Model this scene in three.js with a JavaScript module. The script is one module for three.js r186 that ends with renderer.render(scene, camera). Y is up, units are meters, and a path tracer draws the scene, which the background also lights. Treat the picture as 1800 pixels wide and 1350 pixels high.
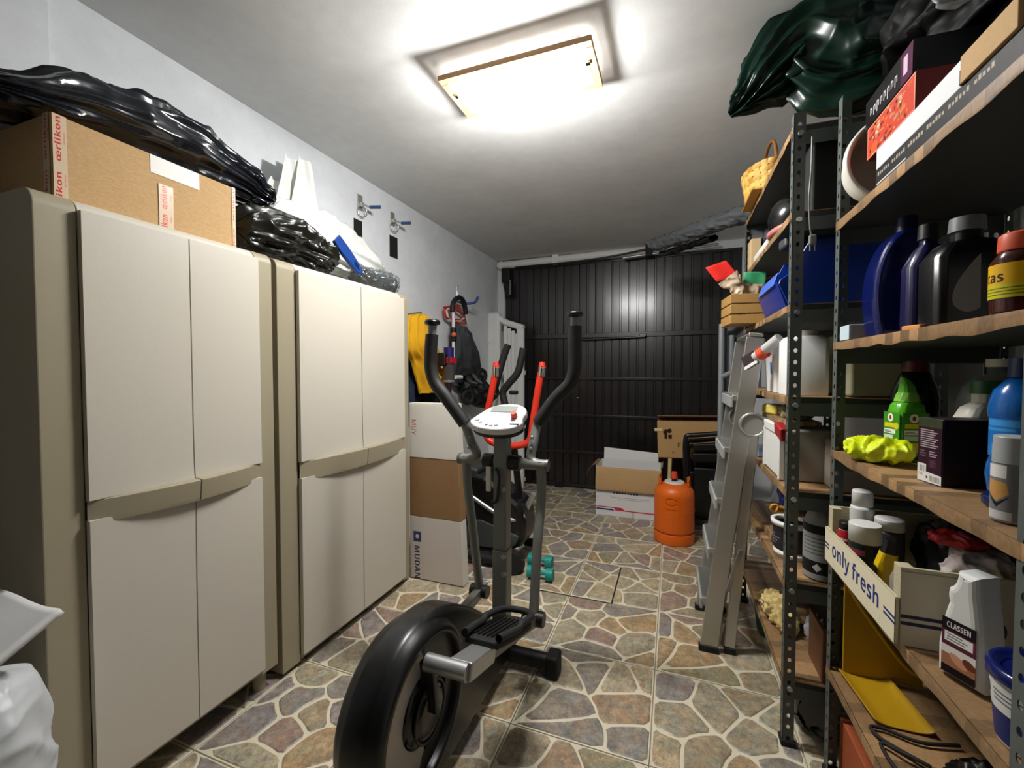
import * as THREE from 'three';
import { RoundedBoxGeometry } from 'three/addons/geometries/RoundedBoxGeometry.js';
import { mergeGeometries, mergeVertices, toCreasedNormals } from 'three/addons/utils/BufferGeometryUtils.js';
import { RectAreaLightUniformsLib } from 'three/addons/lights/RectAreaLightUniformsLib.js';
import { createNoise3D } from 'simplex-noise';

// ---------------------------------------------------------------- camera, light, exposure
const scene = new THREE.Scene();
scene.background = new THREE.Color(0x050505);
const CAM = { f: 756, yaw: 20.5 * Math.PI / 180, pitch: 1.74 * Math.PI / 180, h: 1.32 };
const camera = new THREE.PerspectiveCamera(2 * Math.atan(675 / CAM.f) * 180 / Math.PI, 4 / 3, 0.02, 40);
camera.position.set(0, CAM.h, 0);
const FWD = new THREE.Vector3(-Math.sin(CAM.yaw) * Math.cos(CAM.pitch), -Math.sin(CAM.pitch), -Math.cos(CAM.yaw) * Math.cos(CAM.pitch));
camera.lookAt(camera.position.clone().add(FWD));
const renderer = new THREE.WebGLRenderer();
renderer.toneMapping = THREE.LinearToneMapping;
renderer.toneMappingExposure = 1.7;
renderer.shadowMap.enabled = true;
RectAreaLightUniformsLib.init();
const LAMP = { x: -0.62, z: -1.77, w: 0.65, d: 0.285, y: 2.555 };
const tube = new THREE.RectAreaLight(new THREE.Color(1.0, 0.985, 0.965), 42, 0.54, 0.17);
tube.position.set(LAMP.x, LAMP.y - 0.078, LAMP.z);
tube.lookAt(LAMP.x, 0, LAMP.z);
scene.add(tube);
for (const dx of [-0.2, 0, 0.2]) { const p = new THREE.PointLight(new THREE.Color(1.0, 0.985, 0.965), 0.95); p.position.set(LAMP.x + dx, LAMP.y - 0.085, LAMP.z); p.castShadow = true; p.shadow.radius = 2; scene.add(p); }

// ---------------------------------------------------------------- helpers
const RIGHT = new THREE.Vector3(Math.cos(CAM.yaw), 0, -Math.sin(CAM.yaw));
const UP = new THREE.Vector3().crossVectors(RIGHT, FWD);
// a photo pixel is a direction; the plane it lies on (x, y or z) gives the distance
const EYE = new THREE.Vector3(0, CAM.h, 0);
function at(u, v, pl) {
  const d = FWD.clone().multiplyScalar(CAM.f).addScaledVector(RIGHT, u - 900).addScaledVector(UP, 675 - v);
  const ax = 'x' in pl ? 'x' : 'y' in pl ? 'y' : 'z';
  const t = (pl[ax] - EYE[ax]) / d[ax];
  return EYE.clone().addScaledVector(d, t);
}
let seed = 12345;
const rnd = () => { seed = (seed * 1664525 + 1013904223) >>> 0; return seed / 4294967296; };
const rr = (a, b) => a + (b - a) * rnd();
const n3 = createNoise3D(rnd);
const V = (x, y, z) => new THREE.Vector3(x, y, z);
const PI = Math.PI;

const taken = {};
function numbered(n) { const k = taken[n] = (taken[n] ?? -1) + 1; return k ? `${n}_${String(k).padStart(3, '0')}` : n; }
function thing(name, label, category, pos = [0, 0, 0], group) {
  const o = new THREE.Group(); o.name = numbered(name); scene.add(o);
  o.position.set(...(pos.isVector3 ? pos.toArray() : pos));
  o.userData = { label, category }; if (group) o.userData.group = group;
  return o;
}
function struct(name, label, category, pos = [0, 0, 0]) { const o = thing(name, label, category, pos); o.userData.kind = 'structure'; return o; }
function part(parent, name, geo, m, p, r, label) {
  const o = new THREE.Mesh(geo, m); o.name = name; parent.add(o);
  if (p) o.position.set(...(p.isVector3 ? p.toArray() : p));
  if (r) o.rotation.set(...r);
  if (label) o.userData.label = label;
  o.castShadow = o.receiveShadow = true;
  return o;
}
function one(name, label, category, geo, m, p, r, group) {
  const o = part(scene, numbered(name), geo, m, p, r);
  o.userData = { label, category }; if (group) o.userData.group = group;
  return o;
}
// part placed with world coordinates inside a thing standing at its base
function wpart(parent, name, geo, m, label) { const p = parent.position; geo.translate(-p.x, -p.y, -p.z); return part(parent, name, geo, m, null, null, label); }

// textures
const texCache = {};
function noiseTex(key, size, fn, srgb = true) {
  if (texCache[key]) return texCache[key];
  const d = new Uint8Array(size * size * 4);
  for (let j = 0; j < size; j++) for (let i = 0; i < size; i++) {
    const c = fn(i / size, j / size), k = (j * size + i) * 4;
    d[k] = 255 * Math.min(1, Math.max(0, c[0])); d[k + 1] = 255 * Math.min(1, Math.max(0, c[1])); d[k + 2] = 255 * Math.min(1, Math.max(0, c[2])); d[k + 3] = 255;
  }
  const t = new THREE.DataTexture(d, size, size); t.wrapS = t.wrapT = THREE.RepeatWrapping; t.magFilter = THREE.LinearFilter; t.minFilter = THREE.LinearFilter;
  if (srgb) t.colorSpace = THREE.SRGBColorSpace; t.needsUpdate = true;
  return texCache[key] = t;
}
// tileable noise: a torus in noise space
function tn(u, v, f, o = 0) {
  const a = u * 2 * PI, b = v * 2 * PI;
  return n3(Math.cos(a) * f + o, Math.sin(a) * f + Math.cos(b) * f * 1.3, Math.sin(b) * f + o * 2.3);
}
// isotropic version: four shifted copies cross-faded at the borders
function t2(u, v, f, o = 0) {
  const q = (a, b) => n3(a * f + o * 3.7, b * f - o * 1.9, o);
  const s = x => x * x * (3 - 2 * x), wu = s(u), wv = s(v), k = 1 / Math.sqrt((wu * wu + (1 - wu) * (1 - wu)) * (wv * wv + (1 - wv) * (1 - wv)));
  return k * (q(u, v) * (1 - wu) * (1 - wv) + q(u - 1, v) * wu * (1 - wv) + q(u, v - 1) * (1 - wu) * wv + q(u - 1, v - 1) * wu * wv);
}
function canvasTex(w, h, draw) {
  const c = document.createElement('canvas'); c.width = w; c.height = h; const g = c.getContext('2d');
  draw(g, w, h);
  const t = new THREE.CanvasTexture(c); t.colorSpace = THREE.SRGBColorSpace; return t;
}
const MC = {};
function mat(color, rough = 0.6, o = {}) {
  const key = JSON.stringify([color, rough, o.metalness, o.clearcoat, o.transmission, o.thickness, o.key, o.sheen]);
  if (!o.nocache && MC[key]) return MC[key];
  const { key: _k, nocache, ...rest } = o;
  const m = new THREE.MeshPhysicalMaterial({ color, roughness: rough, ...rest });
  if (!o.nocache) MC[key] = m;
  return m;
}
const printMat = (t, rough = 0.55) => new THREE.MeshPhysicalMaterial({ map: t, roughness: rough, specularIntensity: 0.5, polygonOffset: true, polygonOffsetFactor: -1 });

// geometries
const rbox = (w, h, d, r = 0.004, s = 2) => new RoundedBoxGeometry(w, h, d, s, Math.min(r, w / 2.05, h / 2.05, d / 2.05));
const box = (w, h, d) => new THREE.BoxGeometry(w, h, d);
const cyl = (r1, r2, h, n = 32) => new THREE.CylinderGeometry(r1, r2, h, n);
function tubeGeo(pts, r, n = 40, rs = 12, tension) {
  const c = new THREE.CatmullRomCurve3(pts.map(p => p.isVector3 ? p : V(...p)), false, 'centripetal');
  return new THREE.TubeGeometry(c, n, r, rs, false);
}
// straight bar between two points with a w x h section (up-aligned)
function bar(a, b, w, h, r = 0.002) {
  a = a.isVector3 ? a : V(...a); b = b.isVector3 ? b : V(...b);
  const g = rbox(w, h, a.distanceTo(b), r, 1);
  const m = new THREE.Matrix4().lookAt(a, b, Math.abs(b.clone().sub(a).normalize().y) > 0.97 ? V(1, 0, 0) : V(0, 1, 0));
  m.setPosition(a.clone().add(b).multiplyScalar(0.5)); g.applyMatrix4(m); return g;
}
function rod(a, b, r, n = 16, r2 = r) {
  a = a.isVector3 ? a : V(...a); b = b.isVector3 ? b : V(...b);
  const g = new THREE.CylinderGeometry(r2, r, a.distanceTo(b), n);
  const q = new THREE.Quaternion().setFromUnitVectors(V(0, 1, 0), b.clone().sub(a).normalize());
  g.applyQuaternion(q); const c = a.clone().add(b).multiplyScalar(0.5); g.translate(c.x, c.y, c.z); return g;
}
function lathe(pts, n = 40) { return new THREE.LatheGeometry(pts.map(p => new THREE.Vector2(p[0], p[1])), n); }
function shapeOf(pts) { const s = new THREE.Shape(); pts.forEach((p, i) => i ? s.lineTo(p[0], p[1]) : s.moveTo(p[0], p[1])); s.closePath(); return s; }
function ext(shape, depth, bevel = 0.003, seg = 2, curve = 10) {
  const g = new THREE.ExtrudeGeometry(shape, { depth: depth - 2 * bevel, bevelEnabled: bevel > 0, bevelThickness: bevel, bevelSize: bevel, bevelOffset: -bevel, bevelSegments: seg, curveSegments: curve });
  g.translate(0, 0, bevel - depth / 2); return g;
}
// stacked rounded-rectangle sections [y, width(x), depth(z), corner radius, offx, offz]
function loft(secs, n = 10, capTop = true, capBot = true) {
  const pos = [], idx = [], per = 4 * (n + 1);
  const ring = ([y, w, d, r, ox = 0, oz = 0]) => {
    r = Math.min(r, w / 2, d / 2); const out = [];
    for (let q = 0; q < 4; q++) for (let i = 0; i <= n; i++) {
      const a = q * PI / 2 + i / n * PI / 2, sx = q === 0 || q === 3 ? 1 : -1, sz = q < 2 ? 1 : -1;
      out.push([sx * (w / 2 - r) + r * Math.cos(a) + ox, y, sz * (d / 2 - r) + r * Math.sin(a) + oz]);
    }
    return out;
  };
  secs.forEach(s => ring(s).forEach(p => pos.push(...p)));
  for (let k = 0; k < secs.length - 1; k++) for (let i = 0; i < per; i++) {
    const a = k * per + i, b = k * per + (i + 1) % per; idx.push(a, a + per, b, b, a + per, b + per);
  }
  const cap = (k, up) => { const s = secs[k], c = pos.length / 3; pos.push(s[4] || 0, s[0], s[5] || 0); const base = pos.length / 3; ring(s).forEach(p => pos.push(...p)); for (let i = 0; i < per; i++) { const a = base + i, b = base + (i + 1) % per; up ? idx.push(c, b, a) : idx.push(c, a, b); } };
  if (capTop) cap(secs.length - 1, true); if (capBot) cap(0, false);
  const g = new THREE.BufferGeometry(); g.setAttribute('position', new THREE.Float32BufferAttribute(pos, 3));
  const uv = []; for (let i = 0; i < pos.length / 3; i++) uv.push(pos[i * 3] + pos[i * 3 + 2], pos[i * 3 + 1]);
  g.setAttribute('uv', new THREE.Float32BufferAttribute(uv, 2)); g.setIndex(idx); g.computeVertexNormals();
  return toCreasedNormals(g, 0.9);
}
// ridged crease noise, 0..1, sharp valleys
const crease = (x, y, z) => { const w = 0.5 * n3(x * 0.6 + 3, y * 0.6, z * 0.6), a = 1 - Math.abs(n3(x + w, y + w, z)), b = 1 - Math.abs(n3(x * 2.1 + 7, y * 2.1 + w, z * 2.1 - 3)); return Math.pow(a, 1.6) * 0.82 + b * b * 0.18; };
// crumpled sack: elliptical sections along a spine of [x,y,z,half width,half height]
function sack(spine, { amp = 0.02, freq = 6, stretch = [1, 1, 1], nu = 90, nv = 72, floorY = null, pow = 1, up = V(0, 1, 0), off = 0, ceilY = null, fold = 0, fk = 1.6, clamp = null } = {}) {
  const P = new THREE.CatmullRomCurve3(spine.map(s => V(s[0], s[1], s[2])), false, 'centripetal');
  const A = new THREE.CatmullRomCurve3(spine.map(s => V(s[3], s[4], 0)), false, 'catmullrom', 0.3);
  const pos = [], idx = [], uv = [];
  const nS = spine.length - 1;
  for (let i = 0; i <= nu; i++) {
    let t = i / nu; const p = P.getPoint(t), T = P.getTangent(t), q = A.getPoint(t);
    const S = new THREE.Vector3().crossVectors(T, up).normalize(), N = new THREE.Vector3().crossVectors(S, T).normalize();
    for (let j = 0; j <= nv; j++) {
      const th = (j % nv) / nv * 2 * PI, c = Math.cos(th), s = Math.sin(th);
      const cc = Math.sign(c) * Math.pow(Math.abs(c), pow), ss = Math.sign(s) * Math.pow(Math.abs(s), pow);
      const dir = S.clone().multiplyScalar(cc).addScaledVector(N, ss);
      const w = p.clone().addScaledVector(S, cc * Math.max(0, q.x)).addScaledVector(N, ss * Math.max(0, q.y));
      const small = Math.min(1, (Math.max(0, q.x) + Math.max(0, q.y)) / 0.05);
      const k = (crease(w.x * freq * stretch[0] + off, w.y * freq * stretch[1], w.z * freq * stretch[2]) - 0.55) * amp * small + (fold ? fold * small * ((1 - Math.abs(n3(c * fk + off, s * fk, t * 1.6 + off))) ** 2 - 0.45) : 0);
      w.addScaledVector(dir, k);
      if (floorY !== null) w.y = Math.max(w.y, floorY + 0.002 * (1 + s));
      if (ceilY !== null) w.y = Math.min(w.y, ceilY);
      if (clamp) clamp(w); pos.push(w.x, w.y, w.z); uv.push(j / nv, t);
    }
  }
  for (let i = 0; i < nu; i++) for (let j = 0; j < nv; j++) { const a = i * (nv + 1) + j, b = a + nv + 1; idx.push(a, a + 1, b, a + 1, b + 1, b); }
  const g = new THREE.BufferGeometry(); g.setAttribute('position', new THREE.Float32BufferAttribute(pos, 3)); g.setAttribute('uv', new THREE.Float32BufferAttribute(uv, 2)); g.setIndex(idx);
  let m = g.clone(); m.deleteAttribute('uv'); m = mergeVertices(m, 1e-5); m.computeVertexNormals();
  const u2 = []; const pp = m.attributes.position; for (let i = 0; i < pp.count; i++) u2.push(pp.getX(i) + pp.getZ(i), pp.getY(i)); m.setAttribute('uv', new THREE.Float32BufferAttribute(u2, 2));
  return m;
}
// a sheet: grid over (s,t) in 0..1, with thickness
function sheet(fn, nu = 40, nv = 40, thick = 0.002) {
  const pos = [], idx = [], uv = [];
  for (let i = 0; i <= nu; i++) for (let j = 0; j <= nv; j++) { const p = fn(i / nu, j / nv); pos.push(p.x, p.y, p.z); uv.push(i / nu, j / nv); }
  for (let i = 0; i < nu; i++) for (let j = 0; j < nv; j++) { const a = i * (nv + 1) + j, b = a + nv + 1; idx.push(a, b, a + 1, a + 1, b, b + 1); }
  const g = new THREE.BufferGeometry(); g.setAttribute('position', new THREE.Float32BufferAttribute(pos, 3)); g.setAttribute('uv', new THREE.Float32BufferAttribute(uv, 2)); g.setIndex(idx); g.computeVertexNormals();
  if (!thick) return g;
  const nrm = g.attributes.normal, n = pos.length / 3, p2 = pos.slice(), u2 = uv.concat(uv), id2 = idx.slice();
  for (let i = 0; i < n; i++) p2.push(pos[3 * i] - nrm.getX(i) * thick, pos[3 * i + 1] - nrm.getY(i) * thick, pos[3 * i + 2] - nrm.getZ(i) * thick);
  for (let i = 0; i < idx.length; i += 3) id2.push(idx[i] + n, idx[i + 2] + n, idx[i + 1] + n);
  const edge = (a, b) => id2.push(a, a + n, b, b, a + n, b + n);
  for (let j = 0; j < nv; j++) { edge(j + 1, j); edge(nu * (nv + 1) + j, nu * (nv + 1) + j + 1); }
  for (let i = 0; i < nu; i++) { edge(i * (nv + 1), (i + 1) * (nv + 1)); edge((i + 1) * (nv + 1) + nv, i * (nv + 1) + nv); }
  const o = new THREE.BufferGeometry(); o.setAttribute('position', new THREE.Float32BufferAttribute(p2, 3)); o.setAttribute('uv', new THREE.Float32BufferAttribute(u2, 2)); o.setIndex(id2); o.computeVertexNormals(); return o;
}
function plain(g) { const o = g.index ? g.toNonIndexed() : g; for (const k of Object.keys(o.attributes)) if (!['position', 'normal', 'uv'].includes(k)) o.deleteAttribute(k); return o; }
const merge = (...gs) => mergeGeometries(gs.flat().map(plain));
const quad = (w, h) => new THREE.PlaneGeometry(w, h);
// arc label on a cylinder of radius r
const wrap = (r, h, a0, a1) => new THREE.CylinderGeometry(r, r, h, 24, 1, true, a0, a1 - a0);

// ---------------------------------------------------------------- materials
const fine = noiseTex('fine', 256, (u, v) => { const k = 0.5 + 0.25 * tn(u, v, 14) + 0.25 * tn(u, v, 33, 4); return [k, k, k]; }, false);
const plasterBump = (() => { const t = fine.clone(); t.repeat.set(1.6, 1.6); t.needsUpdate = true; return t; })();
const blotch = noiseTex('blotch', 256, (u, v) => { const k = 0.965 + 0.016 * t2(u, v, 3) + 0.012 * t2(u, v, 11, 3) + 0.008 * t2(u, v, 50, 8); return [k, k, k]; });
const M = {
  wall: mat(0xdfe3e6, 0.85, { map: blotch, bumpMap: plasterBump, bumpScale: 0.0002, key: 'wall' }),
  ceiling: mat(0xdedfde, 0.8, { map: blotch, bumpMap: plasterBump, bumpScale: 0.0002, key: 'ceil' }),
  cream: mat(0xcbc5b7, 0.42, { bumpMap: fine, bumpScale: 0.0002, key: 'cream' }),
  taupe: mat(0x9c937b, 0.45, { bumpMap: fine, bumpScale: 0.0002, key: 'taupe' }),
  blackPlastic: mat(0x0c0d0e, 0.4), blackGloss: mat(0x08090b, 0.18), rubber: mat(0x101111, 0.75), foam: mat(0x0e0e0f, 0.62),
  steelGrey: mat(0x6a6d6c, 0.42, { metalness: 0.6 }), silver: mat(0xb4b6b6, 0.34, { metalness: 0.75 }), alu: mat(0xbdbcb6, 0.36, { metalness: 0.85, bumpMap: fine, bumpScale: 0.0002, key: 'alu' }),
  rack: mat(0x565d59, 0.5, { metalness: 0.15 }), chrome: mat(0xd6d8da, 0.12, { metalness: 1 }),
  white: mat(0xe6e6e2, 0.4), offwhite: mat(0xd9d6cb, 0.45), cardboard: null, red: mat(0xd63a26, 0.4), navy: mat(0x0b1a4a, 0.3), blue: mat(0x0b3fa8, 0.32), door: mat(0x130d0e, 0.34, { clearcoat: 0.8, clearcoatRoughness: 0.2 }),
};
const fibre = noiseTex('fibre', 256, (u, v) => { const k = 0.93 + 0.035 * tn(u, v * 0.25, 18) + 0.03 * tn(u, v, 4, 2) + 0.02 * tn(u, v, 40, 9); return [k, k, k]; });
M.cardboard = mat(0xc9a470, 0.8, { map: fibre, key: 'card' });
M.cardDark = mat(0x9a7449, 0.8, { map: fibre, key: 'carddark' });

// ---------------------------------------------------------------- room shell
const RX0 = -1.957, RX1 = 0.9, ZB = -4.82, ZF = 1.1, CH = 2.61;
const planeUV = (g, s = 1) => { const p = g.attributes.position, n = g.attributes.normal, uv = g.attributes.uv; for (let i = 0; i < p.count; i++) { const ax = Math.abs(n.getX(i)), ay = Math.abs(n.getY(i)); if (ay > 0.7) uv.setXY(i, p.getX(i) * s, p.getZ(i) * s); else if (ax > 0.7) uv.setXY(i, p.getZ(i) * s, p.getY(i) * s); else uv.setXY(i, p.getX(i) * s, p.getY(i) * s); } return g; };
const slab = (x0, x1, y0, y1, z0, z1, s = 1) => planeUV(box(x1 - x0, y1 - y0, z1 - z0).translate((x0 + x1) / 2, (y0 + y1) / 2, (z0 + z1) / 2), s);
function structMesh(name, label, category, geo, m) { const o = one(name, label, category, geo, m); o.userData.kind = 'structure'; return o; }
structMesh('wall_left', 'pale blue-grey painted plaster wall behind the two resin cabinets', 'wall', slab(RX0 - 0.15, RX0, -0.1, CH, ZB - 0.3, ZF + 0.15), M.wall);
structMesh('wall_right', 'pale painted wall behind the metal shelving', 'wall', slab(RX1, RX1 + 0.15, -0.1, CH, ZB - 0.3, ZF + 0.15), M.wall);
structMesh('wall_front', 'dark brown timber partition facing the garage door', 'wall', slab(RX0, RX1, -0.1, CH, ZF, ZF + 0.15), mat(0x2a211b, 0.7));
structMesh('wall_pilaster', 'shallow plaster pilaster at the end of the cabinet wall', 'wall', slab(RX0, RX0 + 0.03, 0, CH, -0.82, ZF), M.wall);
structMesh('ceiling', 'smooth grey-white painted ceiling with the wood-framed lamp', 'ceiling', slab(RX0 - 0.15, RX1 + 0.15, CH, CH + 0.12, ZB - 0.3, ZF + 0.15), M.ceiling);
// wall around the garage door opening: lintel and right-hand jamb
{
  const w = struct('wall_back', 'white lintel and jambs framing the dark garage door', 'wall', [0, 0, ZB]);
  wpart(w, 'lintel', slab(RX0, RX1, 2.53, CH, ZB - 0.15, ZB + 0.06), M.wall);
  wpart(w, 'jamb', slab(RX0, RX0 + 0.085, 0, 2.53, ZB - 0.15, ZB + 0.06), mat(0xd9dcdc, 0.5));
  wpart(w, 'jamb', slab(0.625, RX1, 0, 2.53, ZB - 0.15, ZB + 0.06), M.wall);
}
// ---------------------------------------------------------------- tiled floor with crazy-paving relief
{
  const fl = struct('floor', 'ceramic floor tiles in crazy-paving stone relief with cream joints', 'floor');
  const grout = mat(0xc4bba2, 0.8, { map: blotch, key: 'grout' });
  part(fl, 'slab', slab(RX0, RX1, -0.1, -0.012, ZB - 0.15, ZF), grout);
  const tileM = mat(0xe3dac0, 0.42, { map: blotch, key: 'tilem' });
  const mottle = ['a', 'b', 'c'].map((k, q) => { const t = noiseTex('mottle' + k, 512, (u, v) => {
    const a = t2(u, v, 6, q * 5), b = t2(u, v, 16, q * 3 + 1), c = t2(u, v, 40, q + 9), d = t2(u, v, 95, 2);
    const cr = Math.abs(t2(u, v, 14, 20 + q)); const dark = cr < 0.06 ? -0.13 : 0;
    const k2 = 0.84 + 0.07 * a + 0.09 * b + 0.07 * c + 0.05 * d + dark * 0.7, hue = 0.04 * t2(u, v, 8, 40 + q);
    return [k2 + hue, k2, k2 - hue * 0.9 - 0.02 * b];
  }); t.repeat.set(1.7, 1.7); return t; });
  const tones = [0xc8b99b, 0xbbab8d, 0xc6aa82, 0xb0a498, 0xa89c94, 0xc4b99c, 0xbda486, 0xb7ab89, 0xaba091, 0xcfbe9b, 0xb69d8b, 0xbeb195];
  const stoneMats = tones.map((c, i) => mat(c, 0.4, { map: mottle[i % 3], bumpMap: mottle[(i + 1) % 3], bumpScale: 0.0012, key: 'stone' + i }));
  const TX = 0.497, TZ = 0.494, X0 = -0.06, Z0 = -1.475;
  const clip = (poly, a, b, c) => { const out = []; for (let i = 0; i < poly.length; i++) { const p = poly[i], q = poly[(i + 1) % poly.length], dp = a * p[0] + b * p[1] - c, dq = a * q[0] + b * q[1] - c; if (dp <= 0) out.push(p); if (dp * dq < 0) { const t = dp / (dp - dq); out.push([p[0] + (q[0] - p[0]) * t, p[1] + (q[1] - p[1]) * t]); } } return out; };
  const patterns = [];
  for (let k = 0; k < 8; k++) {   // eight printed tile designs
    const seeds = []; let tries = 0;
    while (seeds.length < 11 && tries++ < 900) { const s = [rnd(), rnd()]; const need = seeds.length < 5 ? 0.33 : 0.16; if (seeds.every(q => Math.hypot((q[0] - s[0]) * 0.8, q[1] - s[1]) > need)) seeds.push(s); }
    const cells = [];
    seeds.forEach((s, i) => {
      let poly = [[0.015, 0.015], [0.985, 0.015], [0.985, 0.985], [0.015, 0.985]];
      seeds.forEach((q, j) => { if (i === j || !poly.length) return; const dx = q[0] - s[0], dy = q[1] - s[1], l = Math.hypot(dx, dy), nx = dx / l, ny = dy / l; poly = clip(poly, nx, ny, (q[0] + s[0]) / 2 * nx + (q[1] + s[1]) / 2 * ny - 0.0118); });
      if (poly.length < 3) return;
      // split edges, bend them, round the corners
      let p2 = []; for (let a = 0; a < poly.length; a++) { const p = poly[a], q = poly[(a + 1) % poly.length]; p2.push(p, [(p[0] + q[0]) / 2, (p[1] + q[1]) / 2]); }
      p2 = p2.map(([x, y]) => { const e = Math.min(x, 1 - x, y, 1 - y); const w = Math.min(1, Math.max(0, (e - 0.012) / 0.05)); return [x + w * 0.028 * n3(x * 4, y * 4, k * 9), y + w * 0.028 * n3(x * 4, y * 4, k * 9 + 4)]; });
      for (let it = 0; it < 1; it++) { const o = []; for (let a = 0; a < p2.length; a++) { const p = p2[a], q = p2[(a + 1) % p2.length]; o.push([p[0] * .75 + q[0] * .25, p[1] * .75 + q[1] * .25], [p[0] * .25 + q[0] * .75, p[1] * .25 + q[1] * .75]); } p2 = o; }
      cells.push(p2);
    });
    patterns.push(cells.map(p2 => {
      const cx = p2.reduce((a, p) => a + p[0], 0) / p2.length, cy = p2.reduce((a, p) => a + p[1], 0) / p2.length, n = p2.length, pos = [], idx = [];
      p2.forEach(p => pos.push((p[0] - cx) * TX, -0.003, (p[1] - cy) * TZ));
      p2.forEach(p => { const l = Math.hypot(p[0] - cx, p[1] - cy), s = Math.max(0.8, 1 - 0.012 / l); pos.push((p[0] - cx) * TX * s, 0, (p[1] - cy) * TZ * s); });
      pos.push(0, 0, 0); for (let i = 0; i < n; i++) { const j = (i + 1) % n; idx.push(i, i + n, j, j, i + n, j + n, i + n, 2 * n, j + n); }
      const g = new THREE.BufferGeometry(); g.setAttribute('position', new THREE.Float32BufferAttribute(pos, 3));
      const uv = []; for (let i = 0; i < pos.length / 3; i++) uv.push(pos[3 * i] + cx * 3.1, pos[3 * i + 2] + cy * 2.7); g.setAttribute('uv', new THREE.Float32BufferAttribute(uv, 2));
      g.setIndex(idx); g.computeVertexNormals(); return { g: toCreasedNormals(g, 0.25), cx, cy };
    }));
  }
  const tileG = rbox(TX - 0.004, 0.01, TZ - 0.004, 0.002, 1);
  const list = [], rest = [];
  let pk = 0;
  for (let i = -5; i <= 2; i++) for (let j = -6; j <= 9; j++) {
    const x0 = X0 + i * TX, z0 = Z0 - (j + 1) * TZ;
    if (x0 + TX < RX0 || x0 > RX1 || z0 + TZ < ZB || z0 > ZF) continue;
    const xa = Math.max(x0, RX0), xb = Math.min(x0 + TX, RX1), za = Math.max(z0, ZB), zb = Math.min(z0 + TZ, ZF);
    const full = xb - xa > TX - 0.01 && zb - za > TZ - 0.01;
    const t = part(fl, 'tile', full ? tileG : rbox(xb - xa - 0.004, 0.01, zb - za - 0.004, 0.002, 1), tileM, [(xa + xb) / 2, -0.008, (za + zb) / 2]);
    const kk = (i * 5 + j * 3 + 64 + (pk++ % 2)) % 8, rot = (i * 7 + j * 11 + 70) % 2;
    patterns[kk].forEach((c, q) => {
      const cx = rot ? 1 - c.cx : c.cx, cy = rot ? 1 - c.cy : c.cy, wx = x0 + cx * TX, wz = z0 + cy * TZ;
      if (wx < RX0 + 0.03 || wx > RX1 - 0.03 || wz < ZB + 0.03 || wz > ZF - 0.03) return;
      const vis = wx > -1.56 && wx < 0.44 && wz < -0.62 - 0.55 * Math.max(0, wx + 0.9) && wz > -4.4;
      list.push({ t, c, wx, wz, rot, m: Math.floor(rnd() * stoneMats.length), score: vis ? Math.hypot(wx, wz) : 100 + Math.hypot(wx, wz) });
    });
  }
  list.sort((a, b) => a.score - b.score);
  const cg = [];
  list.forEach((e, k) => {
    if (k < 298) { const o = part(e.t, 'stone', e.c.g, stoneMats[e.m], [e.wx - e.t.position.x, 0.008, e.wz - e.t.position.z]); if (e.rot) o.rotation.y = PI; }
    else { const g = e.c.g.clone(); if (e.rot) g.rotateY(PI); g.translate(e.wx, 0, e.wz); const c = new THREE.Color(tones[e.m]), n = g.attributes.position.count, a = new Float32Array(n * 3); for (let i = 0; i < n; i++) a.set([c.r, c.g, c.b], 3 * i); g.setAttribute('color', new THREE.BufferAttribute(a, 3)); cg.push(g.index ? g.toNonIndexed() : g); }
  });
  const far = part(fl, 'stone', mergeGeometries(cg), mat(0xffffff, 0.4, { map: mottle[0], bumpMap: mottle[1], bumpScale: 0.0012, vertexColors: true, key: 'stonefar' })); far.userData.kind = 'stuff';
  // lift-out hatch cut from a tile: a dark gap around three sides
  const hm = mat(0x1a1713, 0.9);
  const h = struct('trim_1', 'thin dark joint around the lift-out inspection hatch tile', 'hatch', [-0.53, 0, -2.45]);
  wpart(h, 'gap', slab(-0.745, -0.308, -0.004, 0.0008, -2.452, -2.444), hm); wpart(h, 'gap', slab(-0.316, -0.308, -0.004, 0.0008, -2.93, -2.444), hm);
}
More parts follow.
